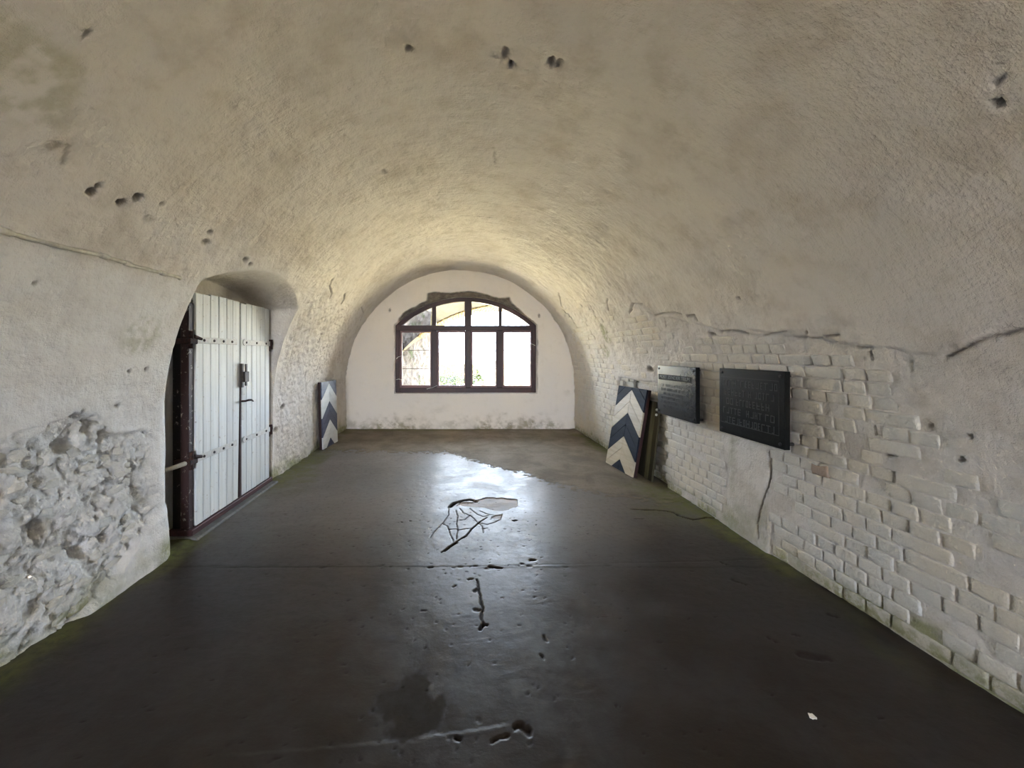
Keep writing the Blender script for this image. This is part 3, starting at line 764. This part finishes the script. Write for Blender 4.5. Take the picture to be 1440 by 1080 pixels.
for (s, Y, kd, pr, z) in far:
    m = brick_matrix(s, Y, pr); me = rb.choice(kinds[kd[0]])
    mb.add([m @ v.co for v in me.vertices], [tuple(p.vertices) for p in me.polygons])
o = mb.build('distant_bricks', M['brick_white'], wall_right, smooth=True, recalc=False); o['kind'] = 'stuff'
# the broken bare brick below the big plaque
s0, t0 = ray_shell(1152, 662)
bb = brick_mesh(.12, .07, .02, rb, 'bare_brick', M['brick_bare'], .008)
o = link(bpy.data.objects.new('brick', bb), wall_right); m = brick_matrix(s0, t0, .006); o.matrix_world = m; o['label'] = 'broken bare red brick'

# stones in the broken left wall
def stone_mesh(rnd, name):
    bm = bmesh.new(); bmesh.ops.create_icosphere(bm, subdivisions=1, radius=1)
    for v in bm.verts:
        c = v.co; k = max(abs(c.x), abs(c.y) * 1.0, abs(c.z)) ** .55
        v.co = Vector((c.x / k, c.y / k, c.z / k)) * rnd.uniform(.84, 1.12)
    me = bpy.data.meshes.new(name); bm.to_mesh(me); bm.free(); me.materials.append(M['stone_white'])
    me.polygons.foreach_set('use_smooth', [False] * len(me.polygons)); return me
stones = [stone_mesh(rb, 'rubble_stone') for _ in range(12)]
placed = []
tries = 0
while len(placed) < 60 and tries < 4000:
    tries += 1
    Y = rb.uniform(1.55, 2.72); z = rb.uniform(.05, 1.1)
    if z > float(edge_left(Y)) - .07: continue
    if any(((z - q[0]) / (q[2] + .03)) ** 2 + ((Y - q[1]) / (q[3] + .03)) ** 2 < 1 for q in SOCKETS): continue
    if Y > 2.3 and z < np.interp(Y, [2.2, 2.45, 2.75], [.0, .12, .36]): continue
    a = rb.uniform(.035, .08); b = rb.uniform(.022, .038)
    if any(abs(Y - p[0]) < (a + p[2]) * .75 and abs(z - p[1]) < (b + p[3]) * .8 for p in placed): continue
    placed.append((Y, z, a, b))
for (Y, z, a, b) in placed:
    p, n = surf_frame(z, Y)
    o = link(bpy.data.objects.new('stone', rb.choice(stones)), wall_left)
    o.location = p + n * rb.uniform(-.012, .004)
    o.rotation_euler = (rb.gauss(0, .16), rb.gauss(0, .2), rb.gauss(0, .12)); o.scale = (rb.uniform(.012, .020), a, b)

# ------------------------------------------------------------------ window
win = empty('window_1', (WXC, YB + .1, WZ0)); tag(win, 'arched red-brown window of eight panes in the end wall', 'window', kind='structure')
def wpart(mb, name, mat, parent=win, smooth=False):
    o = mb.build(name, mat, None, smooth); 
    o.parent = parent
    o.matrix_parent_inverse = Matrix.Translation(-Vector((WXC, YB + .1, WZ0))) if parent is win else Matrix.Identity(4)
    return o
def wbox(name, x0, x1, z0, z1, y0, y1, mat=None, b=.006, parent=win):
    mb = MB(); mb.box(x0, x1, y0, y1, z0, z1, 0, b); return wpart(mb, name, mat or M['window_paint'], parent)
sw = F / (YB + .07)
wx = lambda zx: (540 + zx / 6 - VX) / sw
wz = lambda zy: CH + (VY - 400 - zy / 6) / sw
y0, y1 = YB + .055, YB + .145
FT = .085
wbox('jamb', WX0, WX0 + FT, WZ0, WZS, y0, y1); wbox('jamb', WX1 - FT, WX1, WZ0, WZS, y0, y1)
wbox('bottom_rail', WX0 + FT, WX1 - FT, WZ0, WZ0 + .10, y0, y1)
wbox('transom', WX0, WX1, WZS - .105, WZS, y0 - .012, y1)
mb = MB(); na = 44
ao = [(x, float(arch_z(x))) for x in np.linspace(WX0, WX1, na)]
ai = [(x + (WXC - x) * .0, float(arch_z(x)) - .085 * math.hypot(1, (x - WXC) / math.sqrt(ARCR ** 2 - (x - WXC) ** 2))) for x in np.linspace(WX0, WX1, na)]
ai = [(x, max(z, WZS - .02)) for x, z in ai]
v_ = []; f_ = []
for (xa, za), (xb, zb) in zip(ao, ai): v_ += [(xa, y0, za), (xb, y0, zb), (xa, y1, za), (xb, y1, zb)]
for i in range(na - 1):
    a = 4 * i; b = a + 4; f_ += [(a, b, b + 1, a + 1), (a + 2, a + 3, b + 3, b + 2), (a, a + 2, b + 2, b), (a + 1, b + 1, b + 3, a + 3)]
mb.add(v_, f_); wpart(mb, 'arch_rail', M['window_paint'])
mull = [(wx(400), wx(448)), (wx(688), wx(732)), (wx(952), wx(1000))]
umul = [(wx(404), wx(440)), (wx(680), wx(740)), (wx(968), wx(996))]
for a, b in mull: wbox('mullion', a, b, WZ0 + .10, WZS - .105, y0 + .004, y1 - .01)
for a, b in umul: wbox('upper_mullion', a, b, WZS, float(arch_z((a + b) / 2)) - .075, y0 + .004, y1 - .01)
cols = [(WX0 + FT, mull[0][0]), (mull[0][1], mull[1][0]), (mull[1][1], mull[2][0]), (mull[2][1], WX1 - FT)]
for k, (a, b) in enumerate(cols):
    z0, z1 = WZ0 + .10, WZS - .105; t_ = .040
    mb = MB(); mb.box(a, a + t_, y0 + .03, y1 - .02, z0, z1); mb.box(b - t_ * .6, b, y0 + .03, y1 - .02, z0, z1); mb.box(a + t_, b - t_ * .6, y0 + .03, y1 - .02, z0, z0 + .05); mb.box(a + t_, b - t_ * .6, y0 + .03, y1 - .02, z1 - t_, z1)
    sa = wpart(mb, 'sash', M['sash_paint'])
    mb = MB(); mb.box(a + .01, b - .01, y0 + .055, y0 + .059, z0 + .01, z1 - .01); wpart(mb, 'pane', M['glass'])
    for zb in (wz(555), wz(712)):
        mb = MB(); mb.tube([(a, y1 + .03, zb), (b, y1 + .03, zb + rb.uniform(-.008, .008))], .0055, 6); wpart(mb, 'wire_bar', M['rust'])
uc = [(WX0 + .14, umul[0][0]), (umul[0][1], umul[1][0]), (umul[1][1], umul[2][0]), (umul[2][1], WX1 - .14)]
for a, b in uc:
    mb = MB(); xs = np.linspace(a, b, 12)
    poly = [(a, WZS), (b, WZS)] + [(x, max(WZS + .004, float(arch_z(x)) - .06)) for x in xs[::-1]]
    mb.prism(poly, lambda u, v, d: (u, d, v), y0 + .05, y0 + .054); wpart(mb, 'pane', M['glass'])
# loose white strings tied to the frame
for pts in [[(557, 505), (560, 502), (566, 500), (569, 497)], [(556, 534), (561, 533), (568, 535)], [(600, 547), (608, 545), (615, 542)], [(743, 483), (749, 484), (753, 486)]]:
    q = [((a - VX) / F * (YB + .04), YB + .04, CH + (VY - b) / F * (YB + .04)) for a, b in pts]
    mb = MB(); mb.tube(q, .005, 5); wpart(mb, 'string', M['flake'], smooth=True)

# ------------------------------------------------------------------ gallery and ground outside
GR = 3.04
def gz(x): return 2.60 - GR + math.sqrt(max(GR ** 2 - (x - 1.1) ** 2, 0))
GY0, GY1 = YB + .42, 9.6
xl = lambda y: -1.28 + (y - GY0) / (GY1 - GY0) * .66
nb = 60
gs = np.linspace(0, 1, 90); gyv = np.linspace(GY0, GY1, 70)
G, GYY = np.meshgrid(np.linspace(-.1, 2.6, 90), gyv, indexing='ij')
GXX = -1.28 + (GYY - GY0) / (GY1 - GY0) * .66 + .035 * fbm(G * 5, GYY * 5, 401, 4) + .02 * (worley(G * 6, GYY * 4, 405)[2] - .5)
me = grid_mesh('wall_gallery', GXX, GYY, G, {}, M['gallery']); o = link(bpy.data.objects.new('wall_gallery', me)); tag(o, 'rough masonry flank wall outside the window', 'wall', kind='structure')
mb = MB(); mb.box(2.8, 3.2, GY0, GY1, -.1, 2.6); o = mb.build('wall_gallery_far', M['gallery']); tag(o, 'masonry pier of the gallery outside', 'wall', kind='structure')
mb = MB()                                                          # outer skin of the end wall, seen only from the gallery
xs = np.linspace(-1.7, 3.9, 41); v_ = []
for yy in (GY0, GY1):
    for x in xs: v_.append((x, yy, gz(x) if abs(x - 1.1) < 2.9 else 1.0)); v_.append((x, yy, 3.5))
n_ = len(xs) * 2
f_ = [(2 * i, 2 * i + 2, n_ + 2 * i + 2, n_ + 2 * i) for i in range(len(xs) - 1)] + [(n_ + 2 * i, n_ + 2 * i + 2, n_ + 2 * i + 3, n_ + 2 * i + 1) for i in range(len(xs) - 1)] + [(2 * i + 1, 2 * i + 3, n_ + 2 * i + 3, n_ + 2 * i + 1) for i in range(len(xs) - 1)]
mb.add(v_, f_); gal = mb.build('ceiling_gallery', M['gallery_joint']); tag(gal, 'yellow brick arch spanning the gallery outside the window', 'ceiling', kind='structure')
vb = []                                                            # voussoir bricks on the arch soffit
gm = brick_mesh(.235, .068, .012, rb, 'soffit_brick', M['gallery_brick'], .003)
y = GY0 + .06; rowi = 0
for rowi in range(11):
    yy = GY0 + .07 + rowi * .124
    th0 = math.asin(-1.9 / GR); th = th0 + (0.02 if rowi % 2 else 0)
    while 1.1 + GR * math.sin(th) < 2.4:
        x = 1.1 + GR * math.sin(th); z = gz(x)
        if x > xl(yy) - .05: vb.append((x, yy, z, th))
        th += .074 / GR
vb.sort(key=lambda q: -q[1] + 2.0 * abs(q[0] - .2))
gmh = brick_mesh(.116, .066, .012, rb, 'soffit_brick', M['gallery_brick'], .003)
def soffit_m(x, yy, z, th):
    n = Vector((-math.sin(th), 0, -math.cos(th))); xa = Vector((0, 1, 0)); ya = n.cross(xa)
    m = Matrix((xa, ya, n)).transposed().to_4x4(); m.translation = Vector((x, yy, z)) + n * rb.uniform(-.004, .003); return m
for q in vb[:240]:
    o = link(bpy.data.objects.new('brick', gmh), gal); o.matrix_world = soffit_m(*q)
mb = MB()
for q in vb[240:]:
    m = soffit_m(*q); mb.add([m @ v.co for v in gmh.vertices], [tuple(p.vertices) for p in gmh.polygons])
o = mb.build('distant_bricks', M['gallery_brick'], gal, True, False); o['kind'] = 'stuff'
gx = np.linspace(-40, 40, 120); gy = np.concatenate([np.linspace(YB + .1, 14, 20), np.linspace(14.5, 90, 100)])
GX, GY = np.meshgrid(gx, gy, indexing='ij')
me = grid_mesh('ground', GX, GY, -.03 + .25 * fbm(GX * .12, GY * .12, 411, 4) * sstep(13, 22, GY), {}, M['grass'])
o = link(bpy.data.objects.new('ground', me)); tag(o, 'sun-bleached grassy ground outside the arched window', 'ground', kind='structure')
mb = MB(); mb.box(-30, 30, -40, YR - 1.0, -.1, -.02); o = mb.build('ground_rear', M['grass']); tag(o, 'grass outside the fill opening added in the rear wall', 'ground', kind='structure')
def bush(x, y, h, r, n, label):
    b = empty('bush', (x, y, 0)); tag(b, label, 'bush', 'bushes beyond the gallery')
    mb = MB()
    for k in range(9):
        a = rb.uniform(0, 6.3); q = rb.uniform(.3, .9) * r
        mb.tube([(0, 0, -.1), (q * .4 * math.cos(a), q * .4 * math.sin(a), h * .45), (q * math.cos(a), q * math.sin(a), h * rb.uniform(.7, .95))], [.03, .018, .006], 5)
    mb.build('stem', M['twig'], b)
    mb = MB()
    for k in range(n):
        a = rb.uniform(0, 6.3); zq = rb.random() ** .8; q = r * math.sqrt(rb.random()) * (1 - .55 * zq)
        c = Vector((q * math.cos(a), q * math.sin(a), h * (.08 + .92 * zq)))
        u = Vector((rb.gauss(0, 1), rb.gauss(0, 1), rb.gauss(0, .6))).normalized(); w_ = u.cross(Vector((rb.gauss(0, 1), rb.gauss(0, 1), rb.gauss(0, 1)))).normalized(); L = rb.uniform(.07, .13)
        nn = u.cross(w_) * L * .12
        mb.add([c - u * L, c + w_ * L * .42 + nn, c + u * L, c - w_ * L * .42 + nn, c - nn], [(0, 4, 1), (1, 4, 2), (2, 4, 3), (3, 4, 0)])
    f = mb.build('foliage', M['leaf'], b, recalc=False); f['kind'] = 'stuff'
bush(-.55, 15.5, 1.55, .8, 1500, 'pale green leafy bush nearest the gallery pier outside the window')
bush(.55, 18.5, 1.0, .9, 1200, 'low green bush further out on the grass beyond the gallery')

# ------------------------------------------------------------------ door
door = empty('door_1', (-2.22, 3.93, 0)); tag(door, 'white double plank door with rusty strap hinges in a niche', 'door', kind='structure')
DI = Matrix.Translation(-Vector((-2.22, 3.93, 0)))
def dpart(mb, name, mats, parent=None, smooth=False):
    o = mb.build(name, mats, None, smooth)
    if parent is None: o.parent = door; o.matrix_parent_inverse = DI
    else: o.parent = parent
    return o
DX = -2.225                                                        # face of the leaves
DZ0, DZ1 = .075, 2.075
LY0, LY1, RY0, RY1 = 3.285, 3.955, 3.975, 4.575
mb = MB(); mb.box(-2.308, -2.238, 3.215, 3.283, .0, 1.98, 0, .006); dpart(mb, 'frame_post', M['brown_peel'])
mb = MB(); mb.box(-2.395, -2.310, 3.245, 3.283, .0, 1.98, 0, .004); dpart(mb, 'gap_shade_strip', M['gap_shade_peel'])  # black box painting in the shade between post and wall
mb = MB(); mb.box(-2.41, -2.27, RY1, RY1 + .06, .0, 2.0, 0, .006); dpart(mb, 'frame_post', M['brown_paint'])
mb = MB(); mb.box(-2.41, -2.262, 3.20, RY1 + .06, 2.03, 2.085, 0, .006); dpart(mb, 'lintel', M['cable'])
mb = MB(); mb.box(-2.41, -2.205, 3.21, RY1 + .05, -.02, .068, 0, .006); dpart(mb, 'threshold', M['brown_sill'])
mb = MB(); mb.box(-2.41, -2.275, LY1 - .05, RY0 + .05, .06, 2.03, 0, .004); dpart(mb, 'gap_backing', M['brown_paint'])  # brown strip added behind the leaf gap so it reads dark
for nm, a, b, npl, skew in (('leaf', LY0, LY1, 6, .030), ('leaf', RY0, RY1, 6, 0)):
    mb = MB()
    for zq in (.35, 1.05, 1.85): mb.box(DX - .055, DX - .028, a + .02, b - .05, zq - .06, zq + .06)
    lf = dpart(mb, nm, M['door_white'])
    ws = [rb.uniform(.85, 1.2) for _ in range(npl)]; tot = sum(ws); y = a
    for k in range(npl):
        wd = ws[k] / tot * (b - a); mb = MB()
        last = skew if k == npl - 1 else 0
        zt = DZ1 + rb.uniform(-.008, .010); xo = rb.uniform(-.003, .003)
        x0_, x1_ = DX - .028, DX + xo
        ya, ybb = y + .0022, y + wd - .0022
        prof = [(ya, x0_), (ya, x1_ - .004), (ya + .004, x1_), (ybb - .004, x1_), (ybb, x1_ - .004), (ybb, x0_)]
        n_ = len(prof); bot = [(x, yy - (last if yy > (ya + ybb) / 2 else 0), DZ0) for yy, x in prof]; mid_ = [(x, yy, 1.15) for yy, x in prof]; topp = [(x, yy, zt) for yy, x in prof]
        mb.add(bot + mid_ + topp, [tuple(range(n_))[::-1], tuple(range(2 * n_, 3 * n_))] + [(r * n_ + i, r * n_ + (i + 1) % n_, (r + 1) * n_ + (i + 1) % n_, (r + 1) * n_ + i) for r in (0, 1) for i in range(n_)])
        pl = dpart(mb, 'plank', M['door_white'], lf); y += wd
    for zq in (1.665, .645):
        mb = MB(); ya, ybb = (a - .01, b - .06) if a < 3.5 else (a + .06, b + .012)
        if a > 3.5: mb.tube([(DX + .004, ya, zq), (DX + .012, ya, zq)], .034, 12)
        mb.box(DX, DX + .009, ya, ybb, zq - .028, zq + .028, 0, .003)
        nb_ = 4 if a < 3.5 else 3
        for k in range(nb_):
            yy = ya + (ybb - ya) * (k + .75) / (nb_ + .4) if a < 3.5 else ya + (ybb - ya) * (k + .12) / (nb_ - .4)
            mb.tube([(DX + .008, yy, zq), (DX + .017, yy, zq), (DX + .019, yy, zq)], [.013, .011, .004], 8, 1)
        dpart(mb, 'strap_hinge', [M['strap_white'], M['bolt']], lf)
        mb = MB()                                                  # pintle knuckle
        if a < 3.5:
            mb.tube([(DX - .01, a - .045, zq - .075), (DX - .01, a - .045, zq + .075)], .024, 10); mb.box(DX - .13, DX + .012, a - .085, a + .015, zq - .035, zq + .012, 0, .006)
            mb.tube([(DX + .006, a - .03, zq + .03), (DX + .018, a + .05, zq + .01)], [.018, .012], 8)
            if zq < 1: mb.tube([(-2.36, 2.97, zq - .03), (-2.30, 3.10, zq - .025), (DX - .02, a - .05, zq - .01)], [.016, .018, .020], 8, 1); mb.box(-2.40, -2.32, 2.93, 2.99, zq - .06, zq + .0, 0, .006)
        else:
            mb.tube([(DX - .0, b + .035, zq - .065), (DX - .0, b + .035, zq + .05)], .024, 10); mb.box(DX - .09, DX + .014, b + .012, b + .075, zq - .02, zq + .025, 0, .006); mb.box(DX - .02, DX + .004, b + .0, b + .03, zq - .09, zq - .03, 0, .004)
        dpart(mb, 'pintle', [M['rust'], M['cable']], lf)
    if a > 3.5:
        mb = MB(); mb.add([(DX + dx_, yy_, z_) for z_, wq in ((.076, .034), (1.2, .012), (1.42, .004)) for dx_, yy_ in ((-.03, a - wq), (.006, a - wq), (.006, a + .001), (-.03, a + .001))], [(0, 1, 2, 3), (8, 9, 10, 11)] + [(r * 4 + i, r * 4 + (i + 1) % 4, r * 4 + 4 + (i + 1) % 4, r * 4 + 4 + i) for r in (0, 1) for i in range(4)]); dpart(mb, 'meeting_strip', M['brown_paint'], lf)
        mb = MB(); ya = a - .03
        mb.box(DX + .001, DX + .03, ya, ya + .032, 1.20, 1.445, 0, .002); mb.box(DX + .001, DX + .022, ya + .085, ya + .115, 1.21, 1.44, 0, .002); mb.box(DX + .001, DX + .05, ya + .02, ya + .10, 1.255, 1.36, 0, .004)
        mb.box(DX + .001, DX + .014, ya + .032, ya + .085, 1.12, 1.445, 1, .003)
        dpart(mb, 'bolt_keeper', [M['dark_iron'], M['strap_white']], lf)
        mb = MB(); mb.box(DX + .001, DX + .012, ya + .03, ya + .075, .86, 1.12, 0, .003); dpart(mb, 'lock_plate', M['strap_white'], lf)
        mb = MB(); mb.tube([(DX + .008, ya + .03, 1.055), (DX + .05, ya + .03, 1.058), (DX + .062, ya + .06, 1.063), (DX + .062, ya + .12, 1.058), (DX + .058, ya + .165, 1.038)], [.010, .010, .011, .010, .006], 8)
        dpart(mb, 'lever_handle', M['rust'], lf, True)
mb = MB(); mb.box(-2.42, -2.13, 3.17, 4.62, -.05, .022, 0, .012); o = mb.build('doorstep', M['stone_grey']); tag(o, 'worn grey stone step below the white plank door', 'step', kind='structure')

# ------------------------------------------------------------------ chevron boards
def clip(poly, f):
    out = []
    for i in range(len(poly)):
        a, b = poly[i], poly[(i + 1) % len(poly)]; fa, fb = f(a), f(b)
        if fa >= 0: out.append(a)
        if (fa >= 0) != (fb >= 0):
            t = fa / (fa - fb); out.append((a[0] + (b[0] - a[0]) * t, a[1] + (b[1] - a[1]) * t))
    return out
def chevron_board(BL, BR, lean, W, Ln, dark, light, label):
    bl = Vector(BL); u = (Vector(BR) - bl).normalized(); v = Vector(lean); v = (v - u * v.dot(u)).normalized(); n = u.cross(v)
    root = empty('chevron_board'); tag(root, label, 'board', 'chevron boards leaning on the walls')
    m = Matrix((u, v, n)).transposed().to_4x4(); m.translation = bl
    root.matrix_world = m
    mb = MB(); mb.box(.004, W - .004, .004, Ln - .004, -.022, -.002, 0, .003); mb.box(0, .03, 0, Ln, -.042, -.002, 0, .003); mb.box(W - .03, W, 0, Ln, -.042, -.002, 0, .003); mb.box(.03, W - .03, .12, .18, -.042, -.022); mb.box(.03, W - .03, Ln - .2, Ln - .14, -.042, -.022)
    mb.build('back_frame', M['brown_paint'], root)
    rise = .255 * Ln / 1.09; sp = .283 * Ln / 2
    for half in (0, 1):
        k = -4
        while True:
            ct = Ln - .03 * Ln + 2 * sp - (k + 2) * sp            # apex height of the upper edge of plank k
            if ct < -.02: break
            if half == 0: poly = [(0, ct - rise - sp), (W / 2, ct - sp), (W / 2, ct), (0, ct - rise)]
            else: poly = [(W / 2, ct - sp), (W, ct - rise - sp), (W, ct - rise), (W / 2, ct)]
            g = .0036
            poly = [(min(max(a, (W / 2 + g) if half else g), W - g if half else W / 2 - g), b) for a, b in poly]
            poly = [(poly[0][0], poly[0][1] + g), (poly[1][0], poly[1][1] + g), (poly[2][0], poly[2][1] - g), (poly[3][0], poly[3][1] - g)]
            poly = clip(clip(poly, lambda p: p[1]), lambda p: Ln - p[1])
            if len(poly) >= 3:
                band = (k) // 2
                mat = dark if band % 2 else light
                mb = MB(); e = rb.uniform(0, .003); mb.prism(poly, lambda a, b, d: (a, b, d), 0.0, .017 + e)
                mb.build('plank', mat, root)
            k += 1
    return root
chevron_board((2.13, 5.42, .012), (2.20, 4.75, .012), (.185, -.02, 1.0), .672, 1.10, M['navy'], M['cream'], 'chevron board of navy and cream planks leaning below the plaques')
chevron_board((-2.135, 6.13, .012), (-2.085, 6.72, .012), (-.030, .0, 1.0), .60, 1.075, M['navy_pale'], M['white_board'], 'chevron board of blue-grey and white planks past the door')
# weathered board behind the right chevron board
root = empty('old_shutter', (2.353, 4.66, .012)); root.rotation_euler = (0, .11, 0); tag(root, 'olive weathered shutter standing behind the navy and cream chevron board', 'shutter')
for k, (a, b, mm) in enumerate([(-.07, .015, 'olive_dark'), (.02, .11, 'olive'), (.115, .30, 'olive_dark')]):
    mb = MB(); mb.box(-.018, .006, a, b, 0, .95, 0, .003); mb.build('plank', M[mm], root)
for zq in (.15, .80): mb = MB(); mb.box(.006, .026, -.06, .28, zq, zq + .07); mb.build('batten', M['olive_dark'], root)
for zq in (.86, .80): mb = MB(); mb.tube([(-.018, -.03, zq), (-.032, -.03, zq), (-.036, -.03, zq)], [.016, .014, .005], 8); mb.build('bolt', M['strap_white'], root)

# ------------------------------------------------------------------ plaques
def text_mesh(txt, size, depth):
    c = bpy.data.curves.new('lettering', 'FONT'); c.body = txt; c.size = size; c.extrude = depth; c.align_x = 'CENTER'; c.align_y = 'CENTER'
    o = bpy.data.objects.new('lettering_tmp', c); COL.objects.link(o)
    dg = bpy.context.evaluated_depsgraph_get(); me = bpy.data.meshes.new_from_object(o.evaluated_get(dg)); 
    bpy.data.objects.remove(o); bpy.data.curves.remove(c); return me
def worn_row(mb, x0, x1, z, h, rnd, d):
    """a row of worn, no longer readable capitals made of strokes"""
    x = x0; t = h * .13
    while x < x1 - h * .3:
        if rnd.random() < .14: x += h * .45; continue
        w = h * rnd.uniform(.42, .72); kd = rnd.randrange(7)
        S = []
        if kd in (0, 1, 2, 3, 5): S.append((x, x + t, z - h / 2, z + h / 2))
        if kd in (0, 2, 4): S.append((x + w - t, x + w, z - h / 2, z + h / 2))
        if kd in (0, 1, 5): S.append((x + t, x + w - t * .5, z + h / 2 - t, z + h / 2))
        if kd in (1, 2, 3): S.append((x + t, x + w - t, z - t / 2, z + t / 2))
        if kd in (0, 1, 3, 4): S.append((x + t * .9, x + w - t, z - h / 2, z - h / 2 + t))
        if kd == 6: S.append((x + w / 2 - t / 2, x + w / 2 + t / 2, z - h / 2, z + h / 2)); S.append((x, x + w, z + h / 2 - t, z + h / 2))
        for a, b, c_, d_ in S: mb.box(a, b, c_, d_, .0, d)
        x += w + h * .2
def plaque(loc_y0, loc_y1, x, z0, z1, tx, label):
    """local x runs along the wall towards the camera, local y up, local z into the room"""
    W = loc_y1 - loc_y0; H = z1 - z0
    root = empty('memorial_plaque'); tag(root, label, 'plaque', 'black plaques on the brick wall')
    m = Matrix(((0, -1, 0), (0, 0, 1), (-1, 0, 0))).transposed()
    m = Matrix((Vector((0, -1, 0)), Vector((0, 0, 1)), Vector((-1, 0, 0)))).transposed().to_4x4(); m.translation = Vector((x, loc_y1, z0)); root.matrix_world = m
    mb = MB(); mb.box(0, W, 0, H, -.042, 0, 0, .004); mb.build('slab', M['plaque'], root)
    for a in (.035, W - .035):
        for b in (.035, H - .035):
            mb = MB(); mb.tube([(a, b, -.002), (a, b, .005), (a, b, .008)], [.013, .012, .006], 10); mb.build('screw', M['black'], root)
            mb = MB(); mb.tube([(a, b, -.09), (a, b, -.041)], .012, 8); mb.build('stud', M['dark_iron'], root)
    rnd = random.Random(int(W * 1000) + len(tx))
    if tx:
        mb = MB(); mb.box(.025, W - .06, H - .158, H - .098, 0, .002); mb.build('heading_band', M['plaque_band'], root)
        me = text_mesh(tx, .050, .001); me.materials.append(M['letters_pale'])
        o = link(bpy.data.objects.new('lettering', me), root); o.location = (W / 2 - .02, H - .126, .0035)
        bb = [v.co.x for v in me.vertices]; o.scale.x = (W - .15) / (max(bb) - min(bb))
        mb = MB()
        for k in range(6): worn_row(mb, .06 + rnd.uniform(0, .1), W - .07 - rnd.uniform(0, .12), H - .215 - k * .046, .026, rnd, .0012)
        mb.build('worn_lettering', M['letters'], root)['kind'] = 'stuff'
    else:
        mb = MB(); t = .004; a0, a1, b0, b1 = .022, W - .045, .09, H - .07
        for q in ((a0, a1, b0, b0 + t), (a0, a1, b1 - t, b1), (a0, a0 + t, b0, b1), (a1 - t, a1, b0, b1)): mb.box(q[0], q[1], q[2], q[3], 0, .0015)
        mb.build('border_line', M['letters'], root)
        mb = MB()
        for k in range(5): worn_row(mb, .05 + .02 * (k % 3), W - .07 - .03 * (k % 2), H - .120 - k * .078, .052, rnd, .0016)
        mb.build('worn_lettering', M['letters'], root)['kind'] = 'stuff'
    return root
plaque(3.70, 4.40, 2.312, .870, 1.415, 'POST ZENDER TELM', 'black wall plaque with a pale heading band above small worn lettering')
plaque(2.70, 3.37, 2.312, .868, 1.422, '', 'black wall plaque with a thin border around large worn lettering')

# ------------------------------------------------------------------ cable along the vault, flake on the floor
root = empty('wall_cable'); tag(root, 'limewashed cable pinned along the vault up to the door niche', 'cable')
cpx = CABLE_PX
cp = []
for a, b in cpx:
    s, t = ray_shell(a, b); p, n = surf_frame(s, t); cp.append(p + n * .013)
dense = []
for i in range(len(cp) - 1):
    for k in range(5): 
        q = cp[i].lerp(cp[i + 1], k / 5); dense.append(q)
dense.append(cp[-1])
root.location = dense[0]
mb = MB(); mb.tube([p - dense[0] for p in dense], [.0115 + .0015 * math.sin(i * 1.7) for i in range(len(dense))], 8); mb.build('cable_run', M['cable'], root, True)
for i in (11, 26, 33, 41, len(dense) - 2):
    p = dense[i] - dense[0]; t = (dense[min(i + 1, len(dense) - 1)] - dense[i - 1]).normalized()
    mb = MB(); mb.tube([p - t * .022, p - t * .018, p + t * .018, p + t * .022], [.012, .0165, .0165, .012], 8); mb.build('clip', M['cable'], root, True)
fx, fy = ray_floor(1142, 1009)
mb = MB(); rf = random.Random(3)
pts = [(math.cos(a) * rf.uniform(.008, .016), math.sin(a) * rf.uniform(.008, .02)) for a in np.linspace(0, 6.28, 10)[:-1]]
top_ = [(a, b, .006 + rf.uniform(-.002, .003)) for a, b in pts]; botm = [(a, b, .0005) for a, b in pts]; n_ = len(pts)
mb.add(botm + top_, [tuple(range(n_))[::-1], tuple(range(n_, 2 * n_))] + [(i, (i + 1) % n_, n_ + (i + 1) % n_, n_ + i) for i in range(n_)])
o = mb.build('paint_flake', M['flake']); o.location = (fx, fy, .002); tag(o, 'small white paint flake lying on the dark floor', 'flake')
